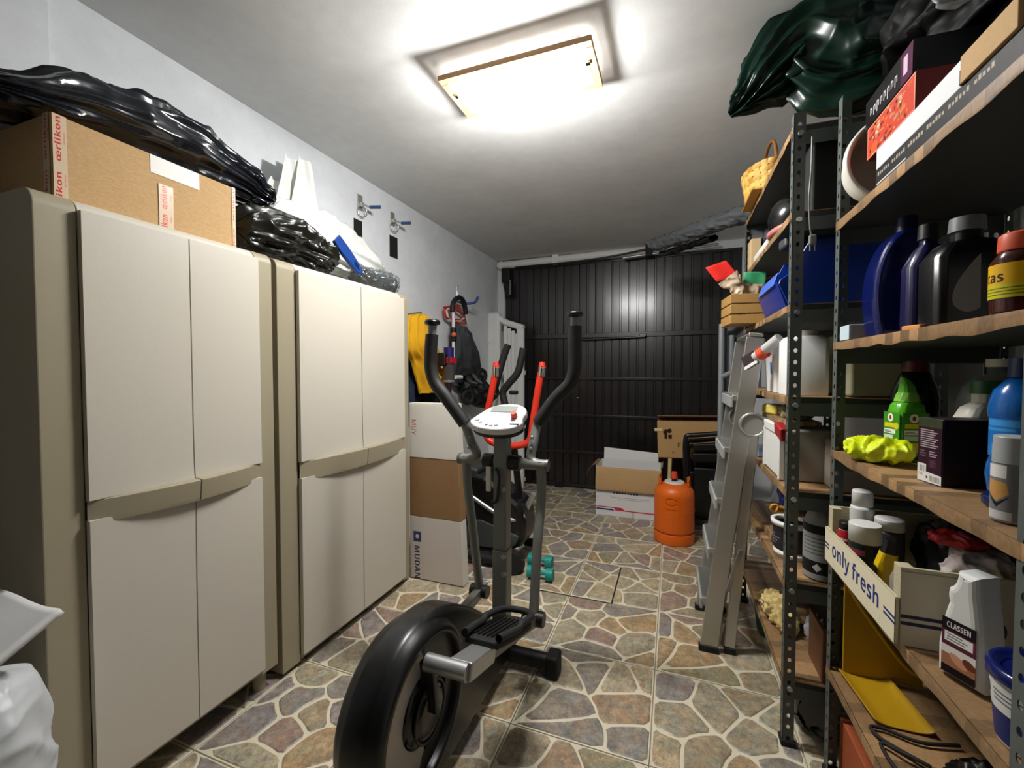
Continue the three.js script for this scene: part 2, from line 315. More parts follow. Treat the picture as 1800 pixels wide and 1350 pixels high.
// ---------------------------------------------------------------- ceiling lamp
{
  const L = thing('ceiling_lamp', 'lit rectangular ceiling lamp with a pale wood frame and curved white glass', 'lamp', [LAMP.x, CH, LAMP.z]);
  const grain = noiseTex('grain', 256, (u, v) => { const k = 0.86 + 0.09 * tn(u * 0.15, v, 9) + 0.05 * tn(u * 0.3, v, 26, 3); return [k, k * 0.99, k * 0.97]; });
  M.pine = mat(0xd6ab7e, 0.5, { map: grain, key: 'pine' });
  M.grain = grain;
  const y = LAMP.y, w = LAMP.w, d = LAMP.d;
  wpart(L, 'housing', slab(LAMP.x - w / 2 + 0.05, LAMP.x + w / 2 - 0.05, y + 0.005, CH, LAMP.z - d / 2 + 0.045, LAMP.z + d / 2 - 0.045), mat(0xf2f2ee, 0.5));
  for (const s of [-1, 1]) {
    wpart(L, 'frame_rail', rbox(w, 0.022, 0.034, 0.003).translate(LAMP.x, y, LAMP.z + s * (d / 2 - 0.017)), M.pine);
    wpart(L, 'frame_rail', rbox(0.034, 0.022, d - 0.068, 0.003).translate(LAMP.x + s * (w / 2 - 0.017), y, LAMP.z), M.pine);
    wpart(L, 'clip', rbox(0.02, 0.012, 0.02, 0.003).translate(LAMP.x + s * (w / 2 - 0.034), y - 0.014, LAMP.z + 0.03), M.chrome);
  }
  const dw = w - 0.07, dd = d - 0.068;
  const g = sheet((s, t) => { const a = (t - 0.5) * 2, e = (s - 0.5) * 2; return V(LAMP.x + e * dw / 2, y - 0.004 - 0.06 * Math.pow(1 - a * a, 0.5) * (1 - Math.pow(Math.abs(e), 14)), LAMP.z + a * dd / 2); }, 40, 28, 0);
  const glow = new THREE.MeshStandardMaterial({ color: 0xffffff, emissive: new THREE.Color(1, 0.985, 0.965), emissiveIntensity: 6, roughness: 0.4, side: THREE.DoubleSide });
  wpart(L, 'glass_diffuser', g, glow, 'glowing curved white glass');
}
// ---------------------------------------------------------------- resin cabinets
function cabinet(z0, z1, zs, zl, zr, H, foot, hy0, hy1, label) {
  const XF = -1.55, XB = RX0 + 0.012, c = thing('storage_cabinet', label, 'cabinet', [(XF + XB) / 2, 0, -(z0 + z1) / 2], 'resin storage cabinets');
  const depth = XF - XB, y0 = foot;
  // rounded front-top profile (x forward, y up), extruded along z
  const prof = (xf, yt, r) => { const s = new THREE.Shape(); s.moveTo(XB, y0); s.lineTo(xf, y0); s.lineTo(xf, yt - r); s.absarc(xf - r, yt - r, r, 0, PI / 2, false); s.lineTo(XB, yt); s.closePath(); return s; };
  const along = (shape, za, zb, b = 0.003) => { const g = ext(shape, zb - za, b, 2, 8); g.translate(0, 0, -(za + zb) / 2); return g; };
  wpart(c, 'body', along(prof(XF - 0.035, H - 0.004, 0.03), z0 + 0.004, z1 - 0.004), M.taupe);
  for (const [a, b] of [[z0, zl], [zr, z1]]) wpart(c, 'side_post', along(prof(XF, H, 0.045), a, b, 0.003), M.taupe);
  wpart(c, 'top_rail', along((() => { const s = new THREE.Shape(), xf = XF, yt = H, r = 0.045; s.moveTo(XB, yt - 0.02); s.lineTo(xf - 0.02, yt - 0.045); s.lineTo(xf - 0.001, yt - 0.036); s.absarc(xf - r, yt - r, r - 0.001, 0.15, PI / 2, false); s.lineTo(XB, yt); s.closePath(); return s; })(), zl + 0.002, zr - 0.002, 0.002), M.cream);
  wpart(c, 'bottom_rail', rbox(0.03, 0.028, zr - zl, 0.006).translate(XF - 0.017, y0 + 0.016, -(zl + zr) / 2), M.taupe);
  // bowed band that carries the finger grips: flush at the posts, proud in the middle
  const bulge = z => 0.012 + 0.05 * Math.pow(Math.sin(PI * Math.min(1, Math.max(0, (z - zl) / (zr - zl)))), 0.9);
  const leaf = (a, b, ya, yb, kind) => {   // a door panel between z=a..b with bowed face near the band
    const g = sheet((s, t) => { const z = a + (b - a) * s, y = ya + (yb - ya) * t; const k = kind === 'up' ? Math.exp(-(y - hy1) / 0.05) * 0.25 : Math.exp(-(hy0 - y) / 0.16) * 0.35; return V(XF + 0.001 + 0.004 * Math.sin(PI * (z - zl) / (zr - zl)) + (kind === 'up' ? 0 : -0.0) + bulge(z) * k * 0.3, y, -z); }, 24, 40, -0.02);
    const d = wpart(c, 'door', toCreasedNormals(g, 0.5), M.cream); return d;
  };
  const gap = 0.002;
  for (const [a, b] of [[zl + 0.0005, zs - gap], [zs + gap, zr - 0.0005]]) {
    leaf(a, b, hy1 + 0.002, H - 0.037, 'up'); leaf(a, b, y0 + 0.032, hy0 + 0.012, 'low');
    const N = 24, pos = [];
    const g = sheet((s, t) => { const z = a + (b - a) * s; const o = bulge(z); const q = t * 3; // front face, then lip, then back underneath
      const yt = hy1, yb = hy0; let x, y; if (q < 1) { x = XF - 0.004 + o * (0.55 + 0.45 * q) ; y = yt - 0.002 * q; if (q < 0.02) x = XF - 0.006; } else if (q < 2) { x = XF - 0.004 + o * (1 - 0.12 * (q - 1)); y = yt - 0.002 - (yt - yb - 0.002) * (q - 1); } else { x = XF - 0.004 + o * 0.88 * (1 - (q - 2)) - 0.006 * (q - 2); y = yb + 0.01 * (q - 2); } return V(x, y, -z); }, N, 36, 0.004);
    wpart(c, 'handle', toCreasedNormals(g, 0.5), M.taupe, 'taupe finger-grip band');
  }
  for (const z of [z0 + 0.05, z1 - 0.05]) for (const x of [XF - 0.05, XB + 0.05]) if (foot > 0.03) wpart(c, 'foot', cyl(0.028, 0.024, foot, 20).translate(x, foot / 2, -z), M.taupe);
  return c;
}
const cab1 = cabinet(0.616, 1.322, 0.985, 0.705, 1.246, 1.8, 0.085, 0.885, 0.952, 'narrow cream two-door resin cabinet with a cardboard box on top');
const cab2 = cabinet(1.345, 2.296, 1.835, 1.44, 2.224, 1.795, 0.02, 0.832, 0.916, 'wide cream two-door resin cabinet with white plastic bag on top');

// ---------------------------------------------------------------- garage door
{
  const zd = ZB + 0.045, xa = -1.868, xb = 0.62, g = struct('door_1', 'dark brown ribbed metal garage door with horizontal rails', 'door', [(xa + xb) / 2, 0, zd]);
  wpart(g, 'backing', slab(xa, xb, 0.02, 2.525, zd - 0.03, zd - 0.012), M.door);
  const rails = [0.03, 0.405, 0.82, 1.235, 1.71, 2.515];
  const n = 14, w = (xb - xa) / n;
  const ribShape = (h) => { const s = new THREE.Shape(); const hw = w / 2 - 0.004; s.moveTo(-hw, 0); s.lineTo(hw, 0); s.lineTo(hw - 0.006, -0.014); s.lineTo(hw * 0.16, -0.0145); s.lineTo(hw * 0.1, -0.008); s.lineTo(-hw * 0.1, -0.008); s.lineTo(-hw * 0.16, -0.0145); s.lineTo(-hw + 0.006, -0.014); s.closePath(); return s; };
  const cache = {};
  for (let r = 0; r < 5; r++) for (let i = 0; i < n; i++) {
    const h = rails[r + 1] - rails[r] - 0.01; const G = cache[r] ??= new THREE.ExtrudeGeometry(ribShape(), { depth: h, bevelEnabled: false }).rotateX(-PI / 2).translate(0, 0, 0);
    part(g, 'panel', G, M.door, [xa + (i + 0.5) * w - g.position.x, rails[r] + 0.005, -0.012]);
  }
  rails.forEach((y, i) => wpart(g, 'rail', rbox(xb - xa, i === 4 ? 0.05 : 0.03, 0.026, 0.004).translate((xa + xb) / 2, y, zd + 0.008), M.door));
  wpart(g, 'lock_bar', rod([-0.95, 1.665, zd + 0.035], [-0.28, 1.682, zd + 0.035], 0.012), M.door);
  wpart(g, 'lock_handle', rbox(0.07, 0.03, 0.03, 0.008).translate(-0.3, 1.70, zd + 0.035), M.steelGrey);
  wpart(g, 'keyhole_cover', rbox(0.03, 0.012, 0.01, 0.003).translate(-0.99, 1.02, zd + 0.02), M.silver);
  wpart(g, 'floor_bolt', rbox(0.1, 0.03, 0.05, 0.005).translate(-1.2, 0.02, zd + 0.03), M.blackPlastic);
}
// ---------------------------------------------------------------- on top of the cabinets
const bagGloss = (c, r = 0.22) => mat(c, r, { clearcoat: 0.5, clearcoatRoughness: 0.15 });
const CT = 1.8;
{ // long carton with printed parcel tape
  const x = -1.605, z0 = 0.68, z1 = 1.212, y0 = CT, y1 = 2.03, d = 0.31;
  const c = thing('cardboard_box', 'long brown cardboard carton with red-lettered tape on the narrow cabinet', 'box', [x - d / 2, y0, -(z0 + z1) / 2]);
  wpart(c, 'carton', rbox(d, y1 - y0, z1 - z0, 0.004, 2).translate(x - d / 2, (y0 + y1) / 2, -(z0 + z1) / 2), M.cardboard);
  const tapeTex = canvasTex(128, 512, (g, w, h) => { g.fillStyle = '#cdb89a'; g.fillRect(0, 0, w, h); g.fillStyle = '#c3202c'; g.save(); g.translate(w / 2, h / 2); g.rotate(-PI / 2); g.font = 'bold 74px sans-serif'; g.textAlign = 'center'; g.textBaseline = 'middle'; g.fillText('œrlikon', 110, -18); g.fillText('œrlikon', -230, -18); g.font = '22px sans-serif'; g.fillText('œrlikon', 120, 40); g.fillText('œrlikon', -140, 40); g.restore(); });
  const tm = printMat(tapeTex, 0.3), h = y1 - y0, q = (w, hh, yy, z, t) => wpart(c, 'tape', quad(w, hh).rotateY(PI / 2).translate(x + 0.0012, yy, -z), t || tm, 'parcel tape with red lettering');
  q(0.045, h * 0.62, y0 + h * 0.31, 0.965); q(0.03, h, (y0 + y1) / 2, z0 + 0.018); q(0.014, h, (y0 + y1) / 2, z1 - 0.008);
  wpart(c, 'tape', quad(0.03, h).translate(x - 0.018, (y0 + y1) / 2, -z0 + 0.0012), tm);
  wpart(c, 'paper_label', quad(0.155, 0.058).rotateY(PI / 2).translate(x + 0.0016, y1 - 0.031, -0.998), mat(0xe4e2dc, 0.6), 'blank white paper label');
}
one('bin_bag', 'glossy navy-black plastic sack draped over the long carton', 'bag', sack([
  [-1.78, 2.05, -0.45, 0.02, 0.01], [-1.77, 2.06, -0.53, 0.10, 0.02], [-1.75, 2.075, -0.64, 0.14, 0.035], [-1.745, 2.115, -0.76, 0.15, 0.078], [-1.74, 2.135, -0.9, 0.15, 0.10], [-1.735, 2.145, -1.075, 0.15, 0.11], [-1.715, 2.12, -1.22, 0.13, 0.088], [-1.69, 2.10, -1.34, 0.09, 0.062], [-1.66, 2.075, -1.4, 0.04, 0.03], [-1.65, 2.065, -1.43, 0.01, 0.01]],
  { amp: 0.026, freq: 3.4, fold: 0.034, fk: 1.3, floorY: 2.033, nu: 150, nv: 110, off: 3 }), bagGloss(0x0c131d, 0.2));
one('dark_jacket', 'crumpled black shiny jacket heaped across both cabinet tops', 'jacket', sack([
  [-1.67, 1.9, -1.235, 0.02, 0.02], [-1.67, 1.905, -1.275, 0.08, 0.085], [-1.67, 1.915, -1.38, 0.088, 0.1], [-1.67, 1.915, -1.5, 0.09, 0.11], [-1.67, 1.9, -1.62, 0.09, 0.1], [-1.66, 1.88, -1.72, 0.08, 0.08], [-1.65, 1.855, -1.77, 0.03, 0.03]],
  { amp: 0.038, freq: 5.5, stretch: [0.8, 1.2, 0.8], fold: 0.03, fk: 1.6, nu: 150, nv: 110, floorY: 1.803, ceilY: 2.03, off: 11 }), mat(0x171812, 0.3, { sheen: 0.4 }));
{
  const b = thing('plastic_bag', 'white translucent plastic bag with upright handles on the wide cabinet', 'bag', [-1.79, 1.8, -2.0]);
  const wm = mat(0xeceee9, 0.5, { transmission: 0.18, side: THREE.DoubleSide });
  wpart(b, 'pouch', sack([[-1.86, 2.06, -1.53, 0.02, 0.02], [-1.86, 2.07, -1.6, 0.06, 0.09], [-1.86, 2.06, -1.75, 0.075, 0.13], [-1.855, 2.05, -1.95, 0.075, 0.15], [-1.855, 2.02, -2.15, 0.075, 0.13], [-1.85, 1.97, -2.33, 0.07, 0.09], [-1.85, 1.94, -2.46, 0.02, 0.03]], { amp: 0.016, freq: 4, fold: 0.04, fk: 1.2, nu: 130, nv: 100, off: 21, floorY: 1.8, clamp: w => { w.x = Math.max(w.x, RX0 + 0.006); } }), wm);
  const hand = (za, zb, top, lean) => sheet((s, t) => { const y = 2.12 + (top - 2.12) * t, w = (0.1 - 0.06 * t); const z = za + (zb - za) * t + (s - 0.5) * w * 2; return V(-1.85 + lean * t + 0.012 * Math.sin(s * 7 + t * 1.5) + 0.004 * n3(s * 2, t * 2, 2), y, -z); }, 26, 30, 0.0012);
  wpart(b, 'handle', hand(1.70, 1.68, 2.40, 0.02), wm); wpart(b, 'handle', hand(1.79, 1.755, 2.425, 0.03), wm);
  wpart(b, 'handle', hand(1.60, 1.62, 2.27, -0.01), wm);
}
one('dustpan', 'blue plastic dustpan sticking out from under the white bag', 'dustpan', (() => {
  const a = at(578, 425, { x: -1.66 }), b = at(632, 478, { x: -1.58 });
  const s = new THREE.Shape(); s.moveTo(-0.03, 0); s.quadraticCurveTo(-0.055, 0.12, -0.04, 0.2); s.lineTo(0.04, 0.2); s.quadraticCurveTo(0.055, 0.12, 0.03, 0); s.quadraticCurveTo(0, -0.03, -0.03, 0);
  const h = new THREE.Path(); h.absellipse(0, 0.03, 0.014, 0.022, 0, 2 * PI); s.holes.push(h);
  const g = ext(s, 0.022, 0.008, 3); const dir = a.clone().sub(b).normalize(); const m = new THREE.Matrix4().lookAt(V(0, 0, 0), V(-1, -0.35, 0.1), dir); g.applyMatrix4(m); g.translate(b.x, b.y, b.z); return g;
})(), mat(0x0b3478, 0.25));
{
  const j = thing('wrapped_jar', 'dark glass jar in crinkled clear film at the end of the wide cabinet', 'jar', [-1.66, 1.797, -2.17]);
  const jarM = mat(0x3a3f42, 0.12, { metalness: 0.2 });
  wpart(j, 'jar', lathe([[0, 0], [0.05, 0], [0.053, 0.006], [0.053, 0.15], [0.046, 0.165], [0.046, 0.185], [0.04, 0.188], [0, 0.186]], 36).rotateX(PI / 2).rotateY(-0.25).translate(-1.645, 1.853, -2.27), jarM);
  wpart(j, 'film', sack([[-1.69, 1.84, -1.93, 0.015, 0.01], [-1.675, 1.85, -1.98, 0.06, 0.045], [-1.67, 1.853, -2.07, 0.068, 0.06], [-1.655, 1.856, -2.17, 0.066, 0.062], [-1.645, 1.854, -2.262, 0.062, 0.06], [-1.64, 1.85, -2.3, 0.02, 0.02]], { amp: 0.03, freq: 16, floorY: 1.798, nu: 80, nv: 60, off: 5 }), mat(0xdfe3e4, 0.08, { transmission: 0.95, thickness: 0, side: THREE.DoubleSide }));
  wpart(j, 'dark_wrap', sack([[-1.69, 1.835, -1.94, 0.01, 0.01], [-1.675, 1.85, -1.98, 0.048, 0.04], [-1.67, 1.85, -2.05, 0.056, 0.046], [-1.66, 1.845, -2.1, 0.02, 0.02]], { amp: 0.03, freq: 12, floorY: 1.8, nu: 60, nv: 50 }), mat(0x17181a, 0.3));
}
// ---------------------------------------------------------------- things on the left wall
for (const [u, v, q] of [[633, 356, 'first'], [690, 385, 'second']]) {
  const p = at(u, v, { x: RX0 + 0.004 });
  const h = thing('wall_hook', q === 'first' ? 'steel swivel wall hook with blue tip above the half-hidden black patch' : 'steel swivel wall hook with blue tip above the fully visible black patch', 'hook', [RX0, p.y - 0.03, p.z], 'steel wall hooks with blue tips');
  const P = (x, y, z) => [RX0 + x, p.y + y, p.z + z];
  wpart(h, 'plate', rbox(0.006, 0.1, 0.05, 0.003).translate(...P(0.003, 0, 0)), M.alu);
  wpart(h, 'pivot', rbox(0.022, 0.03, 0.028, 0.004).translate(...P(0.014, -0.015, -0.005)), M.alu);
  wpart(h, 'hook_arm', tubeGeo([P(0.02, -0.012, -0.01), P(0.07, -0.03, -0.03), P(0.1, -0.03, -0.045)], 0.006, 20, 10), M.alu);
  wpart(h, 'sleeve', rod(P(0.06, -0.028, -0.028), P(0.125, -0.026, -0.055), 0.011, 14), mat(0x2c4a72, 0.4), 'blue plastic tip');
  wpart(h, 'ring', new THREE.TorusGeometry(0.034, 0.0035, 10, 36).rotateY(PI / 2 - 0.4).translate(...P(0.02, -0.062, 0)), M.chrome);
}
for (const [u0, v0, u1, v1, l] of [[622, 380, 637, 424, 'black rectangular adhesive patch on wall, partly behind the white bag'], [685, 410, 699, 458, 'black rectangular adhesive patch on wall, clear of the white bag']]) {
  const a = at(u0, v0, { x: RX0 + 0.003 }), b = at(u1, v1, { x: RX0 + 0.003 });
  one('adhesive_patch', l, 'patch', rbox(0.004, a.y - b.y - 0.02, a.z - b.z, 0.001, 1), mat(0x0a0a0b, 0.8), [RX0 + 0.002, (a.y + b.y) / 2, (a.z + b.z) / 2], null, 'black patches on the wall');
}
// hanging clothes: folds run down a flattened section against the wall
function hanging(prof, folds, depth, m, x0, k = 0) { // prof rows [y, zNear, zFar]
  const cy = new THREE.CatmullRomCurve3(prof.map(p => V(p[0], p[1], p[2])), false, 'catmullrom', 0.4);
  const pos = [], idx = [], nu = 60, nv = 96;
  for (let i = 0; i <= nu; i++) { const q = cy.getPoint(i / nu); for (let j = 0; j < nv; j++) {
    const th = j / nv * 2 * PI, c = Math.cos(th), s = Math.sin(th), mid = (q.y + q.z) / 2, hw = Math.abs(q.z - q.y) / 2;
    const z = mid + hw * c, t = i / nu; const f = s > 0 ? 0.022 * Math.sin(folds * c * 2.3 + 1.5 * n3(t * 2, c, k) + k) * Math.min(1, t * 4 + 0.2) + 0.012 * n3(c * 3, t * 5, k + 3) : 0;
    const dp = depth * (0.5 + 0.5 * Math.sin(PI * Math.min(1, t * 1.2 + 0.15)));
    pos.push(x0 + (s > 0 ? dp * Math.pow(s, 0.5) + f * Math.pow(s, 0.4) : 0.004 * -s), q.x + (t > 0.97 || t < 0.03 ? 0 : 0), z);
  } }
  for (let i = 0; i < nu; i++) for (let j = 0; j < nv; j++) { const a = i * nv + j, b = i * nv + (j + 1) % nv; idx.push(a, a + nv, b, b, a + nv, b + nv); }
  const top = pos.length / 3; const q0 = cy.getPoint(0), q1 = cy.getPoint(1); pos.push(x0 + depth * 0.3, q0.x + 0.01, (q0.y + q0.z) / 2, x0 + depth * 0.3, q1.x, (q1.y + q1.z) / 2);
  for (let j = 0; j < nv; j++) { idx.push(top, j, (j + 1) % nv); idx.push(top + 1, nu * nv + (j + 1) % nv, nu * nv + j); }
  const g = new THREE.BufferGeometry(); g.setAttribute('position', new THREE.Float32BufferAttribute(pos, 3)); g.setIndex(idx); g.computeVertexNormals();
  const uv = []; for (let i = 0; i < pos.length / 3; i++) uv.push(pos[3 * i + 2], pos[3 * i + 1]); g.setAttribute('uv', new THREE.Float32BufferAttribute(uv, 2)); return g;
}
const cloth = (c, r = 0.85) => mat(c, r, { sheen: 0.3, bumpMap: fine, bumpScale: 0.0006, key: 'cloth' });
{
  const y = thing('work_jacket', 'bright yellow work jacket hanging on the wall beside the wide cabinet', 'jacket', [RX0, 1.1, -3.0]);
  wpart(y, 'body', hanging([[1.76, -2.86, -2.95], [1.73, -2.76, -3.02], [1.6, -2.70, -3.07], [1.48, -2.71, -3.1], [1.4, -2.80, -3.13], [1.3, -2.85, -3.16], [1.2, -2.9, -3.18], [1.14, -2.92, -3.19]], 5, 0.07, null, RX0 + 0.08, 2), cloth(0xe0a80c));
  wpart(y, 'sleeve', sack([[-1.83, 1.62, -3.02, 0.02, 0.02], [-1.83, 1.5, -3.06, 0.04, 0.028], [-1.83, 1.36, -3.12, 0.045, 0.03], [-1.83, 1.22, -3.2, 0.045, 0.03], [-1.83, 1.19, -3.215, 0.01, 0.01]], { amp: 0.04, freq: 9, nu: 60, nv: 50, up: V(1, 0, 0), off: 2 }), cloth(0xe0a80c));
  wpart(y, 'hang_peg', rod([RX0, 1.765, -2.9], [RX0 + 0.12, 1.772, -2.9], 0.008), M.steelGrey);
}
{
  const t = thing('work_trousers', 'dark navy work trousers hanging behind the yellow jacket', 'trousers', [RX0, 0.9, -2.95]);
  wpart(t, 'leg', hanging([[1.48, -2.74, -2.84], [1.42, -2.70, -2.9], [1.2, -2.68, -2.98], [1.0, -2.66, -3.0], [0.9, -2.66, -3.0]], 4, 0.018, null, RX0 + 0.008, 7), cloth(0x16283f));
  wpart(t, 'leg', hanging([[1.3, -2.98, -3.12], [1.2, -2.97, -3.3], [1.0, -2.98, -3.38], [0.9, -2.98, -3.4]], 5, 0.018, null, RX0 + 0.008, 9), cloth(0x131d2e));
}
{ // umbrella / pushchair handle bar
  const X = RX0 + 0.10;
  const k = thing('wall_hook', 'long steel ladder hook with a curved blue tip near the pushchair handle', 'hook', [RX0, 1.95, -3.6]);
  wpart(k, 'plate', rbox(0.006, 0.2, 0.016, 0.002).translate(RX0 + 0.004, 2.04, -3.72), M.chrome);
  wpart(k, 'tip', tubeGeo([[RX0 + 0.01, 1.985, -3.72], [RX0 + 0.1, 1.97, -3.76], [RX0 + 0.16, 1.99, -3.80], [RX0 + 0.18, 2.04, -3.81]], 0.012, 24, 12), mat(0x1b2f86, 0.4), 'curved blue tip');
  const h = thing('folded_pushchair', 'folded pushchair with grey hood and white-black bow handle on the wall', 'pushchair', [RX0 + 0.1, 0.95, -3.8]);
  const W = (u, v, x = X) => at(u, v, { x });
  wpart(h, 'bow_grip', tubeGeo([W(795, 548), W(796, 535), W(800, 527), W(806, 523), W(813, 527), W(817, 538), W(819, 552)], 0.022, 36, 14), M.foam, 'black foam grip');
  wpart(h, 'frame_tube', rod(W(797, 548), W(797, 640), 0.014), mat(0xdfe0df, 0.3), 'white tube');
  wpart(h, 'frame_tube', rod(W(819, 552), W(823, 570), 0.013), mat(0xc8c9c8, 0.3));
  wpart(h, 'joint', rbox(0.05, 0.13, 0.05, 0.015).translate(...W(797, 588).toArray()), M.blackPlastic);
  wpart(h, 'button', new THREE.SphereGeometry(0.022, 16, 12).scale(1, 1, 0.9).translate(...W(798, 588, X + 0.028).toArray()), mat(0xe2603c, 0.5), 'orange release button');
  wpart(h, 'hood', hanging([[1.74, -3.55, -3.72], [1.66, -3.53, -3.80], [1.5, -3.53, -3.96], [1.35, -3.54, -4.1], [1.25, -3.55, -4.22], [1.18, -3.56, -4.27]], 3, 0.12, null, RX0 + 0.03, 13), cloth(0x34373a, 0.75));
  wpart(h, 'seat', sack([[-1.84, 1.24, -3.6, 0.03, 0.03], [-1.83, 1.18, -3.7, 0.09, 0.1], [-1.82, 1.12, -3.86, 0.10, 0.12], [-1.82, 1.06, -4.03, 0.10, 0.11], [-1.83, 1.02, -4.18, 0.03, 0.04]], { amp: 0.07, freq: 7, nu: 70, nv: 60, off: 31 }), mat(0x121315, 0.5));
  for (const [u, v] of [[822, 698], [868, 690], [846, 660]]) { const p = W(u, v, X + 0.06); wpart(h, 'wheel', new THREE.TorusGeometry(0.055, 0.02, 12, 30).rotateY(1.1).translate(p.x, p.y, p.z), M.rubber); }
  wpart(h, 'bright_clip', rod(W(800, 663, X + 0.1), W(811, 663, X + 0.1), 0.018), M.white);
  wpart(h, 'bright_clip', tubeGeo([W(832, 658, X + 0.12), W(838, 668, X + 0.12), W(846, 674, X + 0.12)], 0.014, 16, 10), M.silver);
}
{
  const r = thing('coat_hangers', 'bundle of red and white plastic hangers behind the pushchair handle', 'hangers', [RX0 + 0.05, 1.75, -3.6]);
  const W = (u, v) => at(u, v, { x: RX0 + 0.05 });
  const tri = pts => tubeGeo(pts.concat([pts[0]]).map(p => W(...p)), 0.011, 60, 8);
  wpart(r, 'hanger', tri([[781, 541], [794, 540], [820, 560], [783, 556]]), mat(0xc9301f, 0.4)); wpart(r, 'hanger', tri([[800, 540], [812, 538], [820, 566], [798, 562]]), mat(0xc9301f, 0.4));
  wpart(r, 'hanger', tri([[784, 545], [806, 534], [818, 556], [790, 562]]), mat(0xe8ddd6, 0.4));
}
{ // stick vacuum hung on the wall, seen from below the bin
  const X = RX0 + 0.24, W = (u, v) => at(u, v, { x: X });
  const s = thing('stick_vacuum', 'cordless stick vacuum with purple top and red collar standing by the wall', 'vacuum', [X, 0, -3.12]);
  const seg = (n, u, v0, v1, r0, r1, m, l) => { const a = W(u, v0), b = W(u, v1); wpart(s, n, rod(b, a, r0, 28, r1), m, l); };
  seg('motor_cap', 789, 611, 628, 0.042, 0.042, mat(0x231a63, 0.35), 'purple cap'); seg('clear_body', 789, 628, 642, 0.046, 0.046, mat(0x4c4550, 0.25, { metalness: 0.4 }));
  for (let i = 0; i < 9; i++) { const p = W(789, 634), a = i / 9 * 2 * PI; wpart(s, 'cyclone', rbox(0.02, 0.05, 0.02, 0.006).translate(p.x + 0.05 * Math.cos(a), p.y, p.z + 0.05 * Math.sin(a)), mat(0xb5141f, 0.35), 'red cyclone fin'); }
  seg('dust_bin', 789, 642, 668, 0.045, 0.05, mat(0x55504c, 0.15, { metalness: 0.3 })); seg('collar', 789, 668, 672, 0.046, 0.046, M.silver);
  seg('wand', 788, 672, 735, 0.018, 0.03, mat(0x2c161d, 0.3));
  { const q = W(788, 735); wpart(s, 'wand', rod([q.x, 0.06, q.z], q, 0.018, 18), mat(0x2c161d, 0.3)); wpart(s, 'floor_head', rbox(0.11, 0.055, 0.24, 0.02).translate(q.x, 0.029, q.z), M.blackPlastic); }
  wpart(s, 'battery', rbox(0.08, 0.11, 0.1, 0.015).translate(...at(780, 632, { x: X - 0.03 }).toArray()), M.blackPlastic);
}
// ---------------------------------------------------------------- wrapped flat pack leaning by the wide cabinet
{
  const bx0 = -1.56, bx1 = -1.18, zf = -2.315, H = 1.12, c = thing('flat_pack_carton', 'tall film-wrapped white and brown flat carton standing beside the wide cabinet', 'carton', [(bx0 + bx1) / 2, 0, zf - 0.04]);
  const lean = g => { const p = g.attributes.position; for (let i = 0; i < p.count; i++) p.setX(i, p.getX(i) - 0.045 * (p.getX(i) > -1.4 ? 1 : 0) * p.getY(i) / H); g.computeVertexNormals(); return g; };
  const top = canvasTex(512, 512, (g, w, h) => { g.fillStyle = '#dedbd3'; g.fillRect(0, 0, w, h); g.save(); g.translate(45, 150); g.rotate(PI / 2); g.fillStyle = '#b04a42'; g.font = '72px sans-serif'; g.fillText('MUY', 0, 20); g.restore(); });
  const bot = canvasTex(512, 512, (g, w, h) => { g.fillStyle = '#d9d2ca'; g.fillRect(0, 0, w, h); g.fillStyle = '#39477a'; g.fillRect(35, 120, 80, 85); g.fillStyle = '#d9d2ca'; g.beginPath(); g.arc(75, 162, 18, 0, 7); g.fill(); g.save(); g.translate(50, 235); g.rotate(PI / 2); g.fillStyle = '#3c3a5a'; g.font = 'bold 76px sans-serif'; g.fillText('MUDAN', 0, 5); g.restore(); });
  const w = bx1 - bx0, xm = (bx0 + bx1) / 2, mk = (y0, y1, m, n, l) => wpart(c, n, lean(rbox(w, y1 - y0 - 0.001, 0.07, 0.003).translate(xm, (y0 + y1) / 2, zf - 0.035)), m, l);
  mk(0.003, 0.40, M.offwhite, 'lower_flap', 'white lower carton'); mk(0.40, 0.775, M.cardDark, 'middle', 'brown cardboard middle'); mk(0.775, H, M.offwhite, 'upper_flap', 'white upper carton');
  const q = (y0, y1, t) => { const g = quad(w - 0.008, y1 - y0 - 0.006).translate(xm - 0.001, (y0 + y1) / 2, zf + 0.0015); return wpart(c, 'print', lean(g), printMat(t, 0.4)); };
  q(0.003, 0.40, bot); q(0.775, H, top);
  const film = sheet((s, t) => { const x = bx0 + 0.002 + w * s * 0.995, y = 0.01 + (H - 0.02) * t; return V(x - 0.045 * s * y / H, y, zf + 0.004 + 0.0025 * crease(s * 2 + t * 2.4, t * 5 - s * 2, 3)); }, 60, 110, 0);
  wpart(c, 'film', film, mat(0xffffff, 0.1, { transmission: 1, thickness: 0, ior: 1.3, side: THREE.DoubleSide }), 'clear stretch film');
}
// ---------------------------------------------------------------- white sack in the corner by the narrow cabinet
{
  const b = thing('rubbish_sack', 'white plastic sack topped with folded papers beside the narrow cabinet', 'bag', [-1.52, 0, -0.42]);
  wpart(b, 'sack', sack([[-1.48, 0.01, -0.41, 0.15, 0.14], [-1.48, 0.18, -0.41, 0.18, 0.17], [-1.47, 0.36, -0.41, 0.175, 0.165], [-1.46, 0.5, -0.42, 0.17, 0.15], [-1.47, 0.6, -0.43, 0.14, 0.12], [-1.48, 0.64, -0.43, 0.02, 0.02]], { amp: 0.02, freq: 4, fold: 0.012, up: V(0, 0, 1), nu: 110, nv: 90, floorY: 0 }), mat(0xd3d7da, 0.42, { transmission: 0.15 }));
  wpart(b, 'folded_paper', sheet((s, t) => V(-1.68 + 0.33 * s, 0.735 - 0.085 * t + 0.012 * s + 0.006 * Math.sin(s * 6), -0.57 + 0.15 * t), 20, 12, 0.016), mat(0xd7d7d6, 0.7));
}
